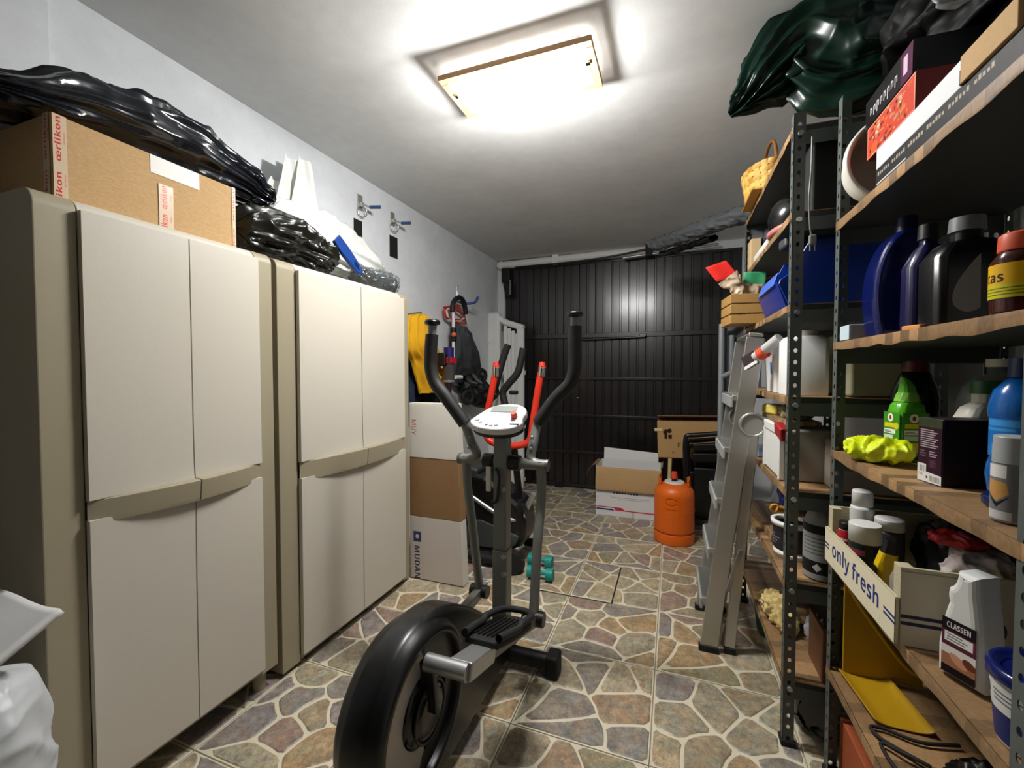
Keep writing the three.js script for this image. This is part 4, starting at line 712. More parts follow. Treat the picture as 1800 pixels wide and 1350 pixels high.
// ---------------------------------------------------------------- aluminium ladder leaning on the far shelving
{
  const L = thing('step_ladder', 'folded aluminium step ladder leaning against the far shelving unit', 'ladder', [0.2, 0, -2.3]);
  const zn = -2.19, zf = -2.56, A = z => V(0.17, 0.012, z), B = z => V(0.345, 1.47, z), up = (z, t) => A(z).lerp(B(z), t);
  const dir = B(0).sub(A(0)).normalize();
  const rail = (a, b, w, d) => bar(a, b, w, d, 0.004);
  const seg = (a, b, wx, wz) => { const g = rbox(wx, a.distanceTo(b), wz, 0.004, 1); const q = new THREE.Quaternion().setFromUnitVectors(V(0, 1, 0), b.clone().sub(a).normalize()); g.applyQuaternion(q); const c = a.clone().add(b).multiplyScalar(0.5); return g.translate(c.x, c.y, c.z); };
  for (const z of [zn, zf]) {
    wpart(L, 'front_stile', seg(A(z), B(z), 0.075, 0.022), M.alu);
    wpart(L, 'stile_foot', rbox(0.085, 0.03, 0.035, 0.006).translate(0.17, 0.015, z), M.rubber);
    const a2 = V(0.262, 0.03, z - 0.015), b2 = V(0.352, 1.12, z - 0.015);
    wpart(L, 'rear_stile', seg(a2, b2, 0.045, 0.02), M.alu); wpart(L, 'stile_foot', rbox(0.05, 0.03, 0.03, 0.006).translate(0.262, 0.015, z - 0.015), M.rubber);
    wpart(L, 'hinge_disc', cyl(0.055, 0.055, 0.012, 28).rotateX(PI / 2).translate(0.335, 1.08, z + 0.02), mat(0x8f8e88, 0.3), 'clear plastic hinge disc');
    wpart(L, 'hinge_ring', new THREE.TorusGeometry(0.05, 0.005, 8, 30).translate(0.335, 1.08, z + 0.028), M.alu);
  }
  for (let k = 0; k < 5; k++) { const c = up((zn + zf) / 2, 0.15 + k * 0.165); wpart(L, 'tread', rbox(0.075, 0.026, zn - zf - 0.02, 0.004).rotateZ(-0.12).translate(c.x - 0.02, c.y, c.z), M.alu); wpart(L, 'tread_nose', rbox(0.012, 0.05, zn - zf - 0.02, 0.003).translate(c.x - 0.058, c.y - 0.015, c.z), mat(0x9c9f9d, 0.5)); }
  wpart(L, 'top_cap', rbox(0.06, 0.016, zn - zf + 0.03, 0.006).rotateZ(-0.12).translate(0.346, 1.482, (zn + zf) / 2), M.alu);
  wpart(L, 'safety_strut', bar(up(zn, 0.2).add(V(0.04, 0, 0.015)), V(0.3, 0.5, zn), 0.01, 0.02), M.silver);
}
{ // grey tubular frame behind it
  const F = thing('clothes_airer', 'grey tubular metal frame leaning between the ladder and garage door', 'airer', [0.32, 0, -3.05]);
  const m = mat(0x8a9093, 0.45, { metalness: 0.3 }), z = -3.05;
  wpart(F, 'upright_tube', rod([0.292, 0, z], [0.29, 1.62, z], 0.018), m); wpart(F, 'upright_tube', rod([0.352, 0, z - 0.05], [0.352, 1.55, z - 0.05], 0.018), m);
  for (const y of [0.5, 0.84, 1.28, 1.6]) wpart(F, 'cross_tube', rod([0.29, y, z + 0.01], [0.46, y + 0.08, z - 0.05], 0.018), m);
  wpart(F, 'panel', rbox(0.2, 0.5, 0.01, 0.01).translate(0.43, 1.4, z - 0.08), mat(0x55595c, 0.5));
  wpart(F, 'bracket', rbox(0.03, 0.08, 0.05, 0.01).translate(0.3, 0.86, z + 0.02), mat(0x7c8184, 0.5));
}
// ---------------------------------------------------------------- metal shelving
const woodTex = noiseTex('shelfwood', 512, (u, v) => {
  const n = 14, b = Math.floor(u * n), f = u * n - b, h = Math.sin(b * 12.9898) * 43758.5453, r = h - Math.floor(h);
  const light = r > 0.72 ? 0.16 : r < 0.3 ? -0.08 : 0.02, edge = f < 0.05 ? -0.05 : 0;
  const k = 0.66 + light + edge + 0.05 * tn(u, v * 0.2, 20) + 0.04 * tn(u, v, 5, 3);
  return [k, k * 0.88, k * 0.72];
});
function shelfUV(g) { const p = g.attributes.position, n = g.attributes.normal, uv = g.attributes.uv; for (let i = 0; i < p.count; i++) uv.setXY(i, p.getZ(i) * 1.9 + 0.2 * p.getX(i), Math.abs(n.getY(i)) > 0.5 ? p.getX(i) * 1.9 : p.getY(i) * 2); return g; }
M.shelf = mat(0xc9b499, 0.5, { map: woodTex, key: 'shelf' });
function perforated(L, w = 0.035, t = 0.002, pitch = 0.04) {
  const s = new THREE.Shape(); s.moveTo(-w / 2, 0); s.lineTo(w / 2, 0); s.lineTo(w / 2, L); s.lineTo(-w / 2, L); s.closePath();
  for (let y = 0.03; y < L - 0.02; y += pitch) { const h = new THREE.Path(); h.absellipse(0, y, 0.006, 0.008, 0, 2 * PI, true); s.holes.push(h); }
  return new THREE.ExtrudeGeometry(s, { depth: t, bevelEnabled: false, curveSegments: 5 });
}
M.steelShelf = mat(0x2f3433, 0.55, { metalness: 0.15 });
function rackUnit(label, x0, x1, zn, zf, H, ys, th) {
  const R = thing('shelving_unit', label, 'shelving', [(x0 + x1) / 2, 0, (zn + zf) / 2], 'grey slotted-angle shelving units');
  const face = perforated(H), P = R.position;
  for (const x of [x0, x1]) for (const z of [zn, zf]) {
    const sx = x === x0 ? 1 : -1, sz = z === zn ? -1 : 1;
    const g1 = face.clone().rotateY(-PI / 2).translate(x - P.x + (sx > 0 ? 0.002 : 0), 0, z + sz * 0.0175 - P.z), g2 = face.clone().translate(x + sx * 0.0175 - P.x, 0, z - (sz > 0 ? 0 : 0.002) - P.z);
    const u = part(R, 'upright', merge(g1, g2), M.rack);
    part(u, 'foot_cap', rbox(0.045, 0.02, 0.045, 0.004), M.rubber, [x + sx * 0.0175 - P.x, 0.01, z + sz * 0.0175 - P.z]);
    if (x === x0) for (const y of ys) part(u, 'bolt', cyl(0.008, 0.009, 0.006, 12).rotateX(PI / 2), M.silver, [x + 0.02 - P.x, y - 0.03, z + (sz < 0 ? 0.004 : -0.004) - P.z]);
  }
  for (const y of ys) {
    const sh = wpart(R, 'shelf', rbox(x1 - x0 - 0.006, th - 0.003, zn - zf - 0.01, 0.002, 1).translate((x0 + x1) / 2, y - 0.0045 - (th - 0.003) / 2, (zn + zf) / 2), M.steelShelf, 'grey steel board');
    const L = merge(box(x1 - x0 - 0.002, 0.0025, zn - zf - 0.009).translate((x0 + x1) / 2, y - 0.00275, (zn + zf) / 2), sheet((s, t) => V(x0 - 0.0006 + 0.0008 * n3(s * 9, t, y * 7), y - 0.0018 - t * (th + 0.003 + 0.004 * n3(s * 6, 2, y * 5)), zf + 0.006 + (zn - zf - 0.012) * s), 60, 3, 0.0015));
    part(sh, 'wood_print_liner', shelfUV(L.translate(-P.x, -P.y, -P.z)), M.shelf, null, null, 'wood-print covering folded over the front edge');
    for (const z of [zn - 0.006, zf + 0.006]) wpart(R, 'end_bracket', box(x1 - x0 - 0.01, 0.045, 0.002).translate((x0 + x1) / 2, y - th - 0.024, z), M.rack);
  }
  return R;
}
const XN = 0.482, XF2 = 0.375, NS = [1.79, 1.412, 1.07, 0.722, 0.362], FS = [2.15, 1.862, 1.55, 1.232, 0.906, 0.585, 0.238];
rackUnit('slotted-steel shelving unit by the garage door end, ladder leaning on it', XF2, 0.80, -1.72, -2.76, 2.19, FS, 0.02);
rackUnit('slotted-steel shelving unit holding bottles and the lettered fruit crate', XN, 0.885, -0.82, -1.66, 2.17, NS, 0.023);
// ---------------------------------------------------------------- helpers for shelf goods
const gy = (u, v, y) => at(u, v, { y });
const lbl = (t, r) => printMat(t, r);
function bars(g, x, y, w, h, c = '#222') { g.fillStyle = c; for (let i = 0; i < w; i += 3) if ((i * 7919 % 11) > 4) g.fillRect(x + i, y, 2, h); }
function lines(g, x, y, w, n, step, c, hgt = 4) { g.fillStyle = c; for (let i = 0; i < n; i++) g.fillRect(x, y + i * step, w * (0.7 + 0.3 * ((i * 37 % 10) / 10)), hgt); }
const facing = Math.PI / 2; // turn of a front that looks across the aisle (-x) is -PI/2

// ================= near unit, top board (1.79)
{
  const y = NS[0];
  const b = thing('paint_bucket', 'white plastic bucket lying on its side on the topmost board', 'bucket', [0.566, y, -1.575]);
  const g = lathe([[0, 0.1], [0.095, 0.1], [0.1, 0.08], [0.108, 0.03], [0.112, 0.02], [0.118, 0.016], [0.118, -0.004], [0.11, -0.008], [0.104, 0], [0.096, 0.08], [0.09, 0.092], [0, 0.092]], 56);
  part(b, 'pail', g.rotateX(-PI / 2), M.offwhite, [0, 0.1185, 0.09]);
  // long flat carton along the front edge: white upper half, dark lower half with lettering
  const x = XN + 0.004, za = -1.385, zb = -0.88, h = 0.098, w = 0.2;
  const c = thing('long_carton', 'long flat carton, white above and black lettered below, along the top board', 'box', [x + w / 2, y, (za + zb) / 2]);
  wpart(c, 'lid', rbox(w, h * 0.52, zb - za, 0.002).translate(x + w / 2, y + h * 0.74, (za + zb) / 2), mat(0xd8dadb, 0.55), 'white lid');
  wpart(c, 'tray', rbox(w - 0.004, h * 0.48, zb - za - 0.002, 0.002).translate(x + w / 2, y + h * 0.24, (za + zb) / 2), mat(0x0d1013, 0.5));
  const t = canvasTex(1024, 96, (g2, W, H) => { g2.fillStyle = '#0f1215'; g2.fillRect(0, 0, W, H); g2.fillStyle = '#a79a86'; for (let k = 0; k < 40; k++) if (k % 7 !== 6) g2.fillRect(20 + k * 22, 20 + (k % 3) * 3, 15, 20 - (k % 3) * 3); g2.fillStyle = '#c8c8c8'; g2.fillRect(10, 76, 300, 8); });
  wpart(c, 'print', quad(zb - za - 0.004, h * 0.46).rotateY(-PI / 2).translate(x + 0.0006, y + h * 0.24, (za + zb) / 2), lbl(t));
  wpart(c, 'dark_tie', rbox(0.006, 0.03, 0.025, 0.003).translate(x - 0.002, y + h * 0.62, -1.02), M.rubber);
  wpart(c, 'kraft_flap', rbox(0.008, h * 0.5, 0.14, 0.002).translate(x - 0.003, y + h * 0.72, -0.955), M.cardboard, 'brown kraft flap');
  // red game box on the carton
  const gb = thing('board_game_box', 'orange-red illustrated game box standing on the long carton', 'box', [x + 0.09, y + h, -1.33]);
  const gt = canvasTex(512, 256, (g2, W, H) => { g2.fillStyle = '#c8452b'; g2.fillRect(0, 0, W, H); seed = 777; for (let i = 0; i < 90; i++) { g2.fillStyle = ['#e8632f', '#d9b9a0', '#8c2a20', '#b98a6a', '#3a2424', '#e0793f'][Math.floor(rnd() * 6)]; g2.fillRect(rr(20, W - 60), rr(10, H - 30), rr(6, 40), rr(6, 30)); } g2.strokeStyle = '#d9a08a'; g2.lineWidth = 8; g2.strokeRect(6, 6, W - 12, H - 12); g2.fillStyle = '#ef5a26'; g2.beginPath(); g2.arc(90, 200, 40, 0, 7); g2.fill(); });
  wpart(gb, 'box', rbox(0.2, 0.085, 0.25, 0.002).translate(x + 0.105, y + h + 0.045, -1.33), mat(0x701a14, 0.4));
  wpart(gb, 'print', quad(0.248, 0.083).rotateY(-PI / 2).translate(x + 0.0045, y + h + 0.045, -1.33), lbl(gt, 0.35));
  const bb = thing('board_game_box', 'black game box with white lettering and purple end, stacked above the red one', 'box', [x + 0.1, y + h + 0.09, -1.36]);
  const bt = canvasTex(512, 160, (g2, W, H) => { g2.fillStyle = '#0a090b'; g2.fillRect(0, 0, W, H); g2.fillStyle = '#c9c4c9'; for (let k = 0; k < 8; k++) { g2.fillRect(60 + k * 40, 62 + (k % 2) * 6, 9, 44 + (k % 3) * 9); g2.fillRect(60 + k * 40, 68, 26, 8); g2.fillRect(78 + k * 40, 72, 8, 30); } g2.fillStyle = '#4a1a3a'; g2.fillRect(400, 0, 112, H); g2.fillStyle = '#d7b9cc'; g2.fillRect(425, 30, 40, 90); });
  wpart(bb, 'box', rbox(0.21, 0.075, 0.25, 0.002).translate(x + 0.11, y + h + 0.1275, -1.345), mat(0x0b0a0c, 0.35)); wpart(bb, 'print', quad(0.248, 0.073).rotateY(-PI / 2).translate(x + 0.0045, y + h + 0.1275, -1.345), lbl(bt, 0.3));
  one('bin_bag', 'black sack bulging over the game boxes on the topmost board', 'bag', sack([[0.62, 2.12, -1.62, 0.03, 0.03], [0.66, 2.16, -1.5, 0.13, 0.14], [0.7, 2.2, -1.3, 0.15, 0.17], [0.72, 2.2, -1.08, 0.13, 0.16], [0.74, 2.16, -0.92, 0.03, 0.03]], { amp: 0.03, freq: 5, fold: 0.05, nu: 90, nv: 70, floorY: 2.06, off: 40 }), mat(0x030303, 0.55, { specularIntensity: 0.2, key: 'blackbag' }));
  one('grey_bag', 'grey translucent plastic bag slumped above the kraft flap', 'bag', sack([[0.50, 2.03, -1.10, 0.02, 0.02], [0.505, 2.07, -1.05, 0.05, 0.06], [0.52, 2.1, -0.98, 0.07, 0.1], [0.53, 2.11, -0.92, 0.06, 0.1], [0.54, 2.1, -0.87, 0.02, 0.03]], { amp: 0.05, freq: 7, nu: 80, nv: 70, off: 17 }), mat(0x8c8e8e, 0.4, { transmission: 0.2 }));
}
// ================= near unit, second board (1.412)
{
  const y = NS[1];
  const sb = thing('soap_box', 'small pale-blue and grey soap box by the upright of the second board', 'box', [0.54, y, -1.57]);
  part(sb, 'carton', rbox(0.11, 0.045, 0.075, 0.004), mat(0x8f9096, 0.5), [0, 0.0225, 0]); part(sb, 'end_flap', rbox(0.002, 0.043, 0.073, 0.001), mat(0xbcd0d6, 0.5), [-0.056, 0.0225, 0]);
  // navy detergent jug with loop handle, broad side to the camera
  const j = thing('detergent_jug', 'big navy-blue detergent jug with a curved handle on the second board', 'jug', [0.58, y, -1.49]);
  const s = new THREE.Shape(); s.moveTo(-0.085, 0); s.quadraticCurveTo(-0.118, 0.1, -0.1, 0.2); s.quadraticCurveTo(-0.075, 0.3, -0.015, 0.325); s.lineTo(0.05, 0.325); s.lineTo(0.06, 0.29); s.quadraticCurveTo(0.115, 0.24, 0.112, 0.13); s.lineTo(0.1, 0); s.closePath();
  const hole = new THREE.Path(); hole.moveTo(-0.07, 0.13); hole.quadraticCurveTo(-0.075, 0.21, -0.035, 0.26); hole.quadraticCurveTo(-0.01, 0.25, -0.02, 0.2); hole.quadraticCurveTo(-0.035, 0.15, -0.04, 0.125); hole.closePath(); s.holes.push(hole);
  part(j, 'bottle', ext(s, 0.1, 0.02, 4, 12).scale(0.66, 0.88, 1), mat(0x0a1550, 0.2, { clearcoat: 0.4 }), [0, 0, 0]); part(j, 'cap', cyl(0.022, 0.024, 0.04, 28), mat(0x0b123a, 0.35), [0.014, 0.307, 0]);
  part(j, 'label', rbox(0.06, 0.09, 0.002, 0.001), mat(0x2a2a52, 0.5), [0.03, 0.1, 0.0512]);
  const b1 = thing('cleaner_bottle', 'dark navy cleaner bottle with white hazard label on the second board', 'bottle', [0.58, y, -1.345]);
  part(b1, 'bottle', loft([[0, 0.09, 0.06, 0.02], [0.02, 0.094, 0.064, 0.022], [0.16, 0.094, 0.064, 0.022], [0.2, 0.06, 0.05, 0.024], [0.215, 0.034, 0.034, 0.017], [0.23, 0.034, 0.034, 0.017]]), mat(0x14143c, 0.3));
  part(b1, 'cap', cyl(0.02, 0.021, 0.035, 22), M.blackPlastic, [0, 0.245, 0]);
  const t1 = canvasTex(160, 320, (g, W, H) => { g.fillStyle = '#1a1a46'; g.fillRect(0, 0, W, H); g.fillStyle = '#8d9296'; g.fillRect(20, 20, 120, 60); g.fillRect(20, 200, 120, 35); g.fillRect(14, 245, 130, 60); g.fillStyle = '#c9ccd0'; g.save(); g.translate(60, 125); g.rotate(PI / 4); g.fillRect(-22, -22, 44, 44); g.restore(); g.fillStyle = '#1a1a20'; g.font = 'bold 34px sans-serif'; g.fillText('!', 54, 138); lines(g, 24, 258, 100, 4, 11, '#3a3d42', 5); });
  part(b1, 'label', quad(0.07, 0.14), lbl(t1), [0, 0.085, 0.0325]);
  const b2 = thing('cleaner_canister', 'black canister with grey leaf-shaped label on the second board', 'canister', [0.59, y, -1.22]);
  part(b2, 'bottle', loft([[0, 0.13, 0.09, 0.02], [0.02, 0.135, 0.094, 0.022], [0.15, 0.135, 0.094, 0.022], [0.18, 0.1, 0.07, 0.024], [0.19, 0.05, 0.05, 0.024], [0.21, 0.05, 0.05, 0.025]]), mat(0x0a0b0c, 0.3)); part(b2, 'cap', cyl(0.028, 0.03, 0.03, 24), mat(0x6b6e70, 0.4), [0, 0.222, 0]);
  const leaf = new THREE.Shape(); leaf.moveTo(0.02, 0.12); leaf.quadraticCurveTo(-0.035, 0.05, -0.02, 0.015); leaf.quadraticCurveTo(0, -0.01, 0.022, 0.01); leaf.closePath(); part(b2, 'leaf_label', ext(leaf, 0.0016, 0), mat(0x77797a, 0.5), [-0.02, 0.03, 0.048]);
  const jr = thing('spice_jar', 'jar with orange lid and yellow label at the end of the second board', 'jar', [0.522, y, -0.938]);
  part(jr, 'glass', lathe([[0, 0], [0.031, 0], [0.034, 0.004], [0.034, 0.085], [0.026, 0.098], [0.024, 0.104], [0, 0.104]], 36), mat(0x3b150c, 0.15)); part(jr, 'lid', lathe([[0, 0.03], [0.022, 0.03], [0.026, 0.026], [0.027, 0.002], [0.024, 0]], 28), mat(0xd0522c, 0.45), [0, 0.1, 0]);
  const t2 = canvasTex(512, 200, (g, W, H) => { g.fillStyle = '#d8a812'; g.fillRect(0, 0, W, H); g.fillStyle = '#c6bf20'; g.fillRect(0, 120, W, 80); g.fillStyle = '#161208'; g.font = 'bold 84px sans-serif'; g.fillText('litas', 40, 105); g.fillText('litas', 300, 105); lines(g, 30, 140, 420, 3, 18, '#6a5f10', 6); });
  part(jr, 'label', wrap(0.0346, 0.055, -2.6, 1.2), lbl(t2, 0.4), [0, 0.052, 0], null, 'yellow lettered label');
  one('clothes_peg', 'small orange wooden peg on the edge of the second board', 'peg', rbox(0.014, 0.012, 0.05, 0.003), mat(0xd08a3a, 0.6), [XN + 0.03, y + 0.006, -1.24], [0, 0.3, 0]);
}
// ================= near unit, third board (1.07)
{
  const y = NS[2], P3 = (u, v) => gy(u, v, y);
  const p = P3(1540, 812);
  const yb = thing('yellow_pouch', 'neon-yellow folded plastic pouch on the third board', 'pouch', [p.x, y, p.z]);
  wpart(yb, 'pouch', sack([[p.x - 0.055, y + 0.02, p.z - 0.05, 0.02, 0.01], [p.x - 0.04, y + 0.028, p.z - 0.045, 0.04, 0.025], [p.x, y + 0.034, p.z, 0.05, 0.034], [p.x + 0.045, y + 0.03, p.z + 0.04, 0.04, 0.028], [p.x + 0.06, y + 0.02, p.z + 0.05, 0.01, 0.01]], { amp: 0.022, freq: 14, floorY: y, nu: 70, nv: 50 }), mat(0xd3e312, 0.4));
  const g1 = P3(1606, 814);
  const gb = thing('fertiliser_bottle', 'green and yellow plant-food bottle with curved green spout on third board', 'bottle', [g1.x + 0.002, y, g1.z - 0.05]);
  const gm = mat(0x4fa81c, 0.3);
  part(gb, 'bottle', loft([[0, 0.07, 0.06, 0.02], [0.01, 0.074, 0.064, 0.02], [0.13, 0.074, 0.064, 0.02], [0.155, 0.066, 0.056, 0.02], [0.165, 0.05, 0.045, 0.02]]), gm); part(gb, 'shoulder', loft([[0.165, 0.056, 0.05, 0.022], [0.185, 0.046, 0.044, 0.02], [0.19, 0.04, 0.04, 0.02]]), mat(0x7fbf4a, 0.3));
  part(gb, 'spout', loft([[0.19, 0.04, 0.04, 0.02], [0.205, 0.038, 0.03, 0.015], [0.222, 0.024, 0.02, 0.01, -0.006], [0.232, 0.01, 0.012, 0.005, -0.012]]), mat(0x5ab52a, 0.35));
  const t = canvasTex(256, 512, (g, W, H) => { g.fillStyle = '#3f8a22'; g.fillRect(0, 0, W, H); g.fillStyle = '#d8c81c'; g.fillRect(20, 120, 150, 50); g.beginPath(); g.arc(205, 150, 38, 0, 7); g.fill(); g.fillStyle = '#e8ece0'; g.fillRect(15, 190, 180, 50); g.fillStyle = '#c9d6c4'; g.fillRect(15, 255, 140, 50); g.fillStyle = '#e0cf14'; g.fillRect(10, 330, 160, 110); g.beginPath(); g.arc(200, 370, 44, 0, 7); g.fill(); g.fillStyle = '#efe9d8'; g.beginPath(); g.ellipse(110, 60, 44, 50, 0, 0, 7); g.fill(); g.fillStyle = '#7a3a2a'; g.beginPath(); g.ellipse(110, 60, 18, 26, 0, 0, 7); g.fill(); lines(g, 20, 345, 120, 4, 22, '#9a8a10', 6); lines(g, 22, 205, 130, 2, 16, '#1c2a1c', 8); g.fillStyle = '#12200f'; g.fillRect(0, 470, W, 42); });
  for (const [r, q] of [[-PI / 2, [-0.0375, 0.07, 0]]]) part(gb, 'label', quad(0.058, 0.128), lbl(t, 0.35), q, [0, r, 0]);
  part(gb, 'label', quad(0.066, 0.128), lbl(t, 0.35), [0, 0.07, 0.0325]); gb.rotation.y = 0.25;
  const pk = thing('wash_carton', 'dark plum product carton with white barcode corner on third board', 'box', [0.60, y, -1.17]);
  const a = P3(1613, 842), b = P3(1656, 856); pk.position.set((a.x + b.x) / 2, y, (a.z + b.z) / 2); const wdt = a.distanceTo(b); pk.rotation.y = Math.atan2(-(b.z - a.z), b.x - a.x);
  part(pk, 'carton', rbox(wdt, 0.145, 0.105, 0.002), mat(0x1a1416, 0.45), [0, 0.0725, -0.0525]);
  const t3 = canvasTex(256, 512, (g, W, H) => { g.fillStyle = '#2a1420'; g.fillRect(0, 0, W, H); g.fillStyle = '#343c24'; g.fillRect(0, 0, W, 70); lines(g, 25, 90, 200, 9, 17, '#a89a9c', 8); lines(g, 25, 260, 70, 3, 20, '#7a5a66', 9); lines(g, 125, 260, 90, 3, 18, '#a08a90', 9); lines(g, 125, 330, 90, 4, 16, '#5a3846', 8); g.fillStyle = '#dcd9d2'; g.beginPath(); g.moveTo(0, 370); g.lineTo(95, 370); g.lineTo(95, 430); g.lineTo(W, 440); g.lineTo(W, H); g.lineTo(0, H); g.closePath(); g.fill(); bars(g, 25, 385, 50, 50); bars(g, 130, 455, 110, 45); g.fillStyle = '#222'; g.fillRect(95, 465, 18, 18); lines(g, 12, 448, 60, 2, 12, '#888', 5); });
  part(pk, 'print', quad(wdt - 0.002, 0.143), lbl(t3, 0.4), [0, 0.0725, 0.0006]);
  const wb = thing('dispenser_bottle', 'white bottle with green cap behind the plum carton', 'bottle', [0.675, y, -1.305]);
  part(wb, 'bottle', loft([[0, 0.1, 0.07, 0.02], [0.14, 0.1, 0.07, 0.02], [0.165, 0.08, 0.06, 0.02], [0.178, 0.046, 0.046, 0.02], [0.2, 0.046, 0.046, 0.02]]), M.offwhite); part(wb, 'cap', cyl(0.026, 0.027, 0.03, 24), mat(0x1c5a28, 0.4), [0, 0.213, 0]);
  const kb = thing('cleaner_bottle', 'tall black bottle with dark red cap behind the yellow pouch', 'bottle', [0.668, y, -1.6]);
  part(kb, 'bottle', lathe([[0, 0], [0.05, 0], [0.055, 0.01], [0.055, 0.17], [0.05, 0.2], [0.035, 0.24], [0.028, 0.25], [0, 0.25]], 36), mat(0x0a0b0c, 0.2)); part(kb, 'cap', cyl(0.03, 0.032, 0.03, 26), mat(0x5a1418, 0.4), [0, 0.263, 0]);
  const cj = thing('clear_jug', 'large cloudy plastic water jug behind the white bottle', 'jug', [0.775, y, -1.44]);
  part(cj, 'bottle', lathe([[0, 0], [0.075, 0], [0.082, 0.01], [0.082, 0.17], [0.07, 0.21], [0.045, 0.235], [0.028, 0.242], [0.028, 0.262], [0, 0.262]], 40), mat(0x8f9a98, 0.35, { transmission: 0.4 })); part(cj, 'cap', cyl(0.031, 0.031, 0.02, 24), M.offwhite, [0, 0.27, 0]);
  const blk = thing('black_carton', 'tall black carton behind the plum product carton', 'box', [0.71, y, -1.08]);
  part(blk, 'carton', rbox(0.14, 0.2, 0.1, 0.003), mat(0x0c0d0d, 0.5), [0, 0.1, 0]);
  const q = P3(1766, 898);
  const bl = thing('water_bottle', 'tall translucent blue cleaner bottle with navy base on the third board', 'bottle', [q.x + 0.03, y, q.z - 0.02]);
  part(bl, 'bottle', lathe([[0, 0.022], [0.034, 0.022], [0.04, 0.03], [0.044, 0.06], [0.042, 0.08], [0.038, 0.095], [0.038, 0.14], [0.039, 0.16], [0.042, 0.17], [0.042, 0.19], [0.036, 0.215], [0.02, 0.235], [0.015, 0.24], [0, 0.24]], 40), mat(0x0c559c, 0.18)); part(bl, 'base', lathe([[0, 0], [0.042, 0], [0.047, 0.006], [0.047, 0.016], [0.042, 0.024], [0, 0.026]], 40), mat(0x0c1c4c, 0.25)); part(bl, 'cap', cyl(0.018, 0.02, 0.035, 24), mat(0x0b2a5a, 0.35), [0, 0.256, 0]);
  const t4 = canvasTex(256, 256, (g, W, H) => { g.fillStyle = '#1a6ab4'; g.fillRect(0, 0, W, H); g.fillStyle = '#3d8ccc'; g.fillRect(60, 12, 140, 40); g.fillRect(60, 64, 110, 20); g.fillStyle = '#8a9cc8'; g.fillRect(110, 110, 70, 36); g.fillStyle = '#e4eef6'; g.font = 'bold 60px sans-serif'; g.fillText('2', 14, 170); lines(g, 90, 170, 60, 5, 15, '#7fa8d0', 7); });
  part(bl, 'label', wrap(0.0392, 0.07, -2.6, 0.3), lbl(t4, 0.3), [0, 0.13, 0]);
  const sc = thing('spray_can', 'grey lacquer spray can with barcode label in front of the blue bottle', 'can', [0.53, y, -0.952]);
  part(sc, 'can', lathe([[0, 0], [0.024, 0], [0.025, 0.003], [0.025, 0.095], [0.023, 0.1], [0, 0.1]], 32), mat(0x8b8d8c, 0.35)); part(sc, 'cap', lathe([[0, 0.045], [0.0235, 0.045], [0.0245, 0.042], [0.0255, 0.002], [0.0255, 0]], 32), mat(0x9b9e9e, 0.4), [0, 0.098, 0]);
  const t5 = canvasTex(512, 256, (g, W, H) => { g.fillStyle = '#6e7071'; g.fillRect(0, 0, W, H); g.fillStyle = '#d4d3ce'; g.fillRect(0, 0, 300, 60); bars(g, 20, 8, 90, 44); g.fillStyle = '#b98a4c'; g.beginPath(); g.moveTo(120, 70); g.lineTo(300, 80); g.lineTo(320, 130); g.lineTo(230, 170); g.lineTo(110, 120); g.closePath(); g.fill(); g.fillStyle = '#1a1a1a'; g.beginPath(); g.moveTo(110, 130); g.lineTo(230, 178); g.lineTo(330, 140); g.lineTo(230, 200); g.closePath(); g.fill(); g.fillStyle = '#b7b7b4'; g.fillRect(40, 215, 300, 41); });
  part(sc, 'label', wrap(0.0254, 0.09, -2.8, 0.6), lbl(t5, 0.35), [0, 0.05, 0]);
}
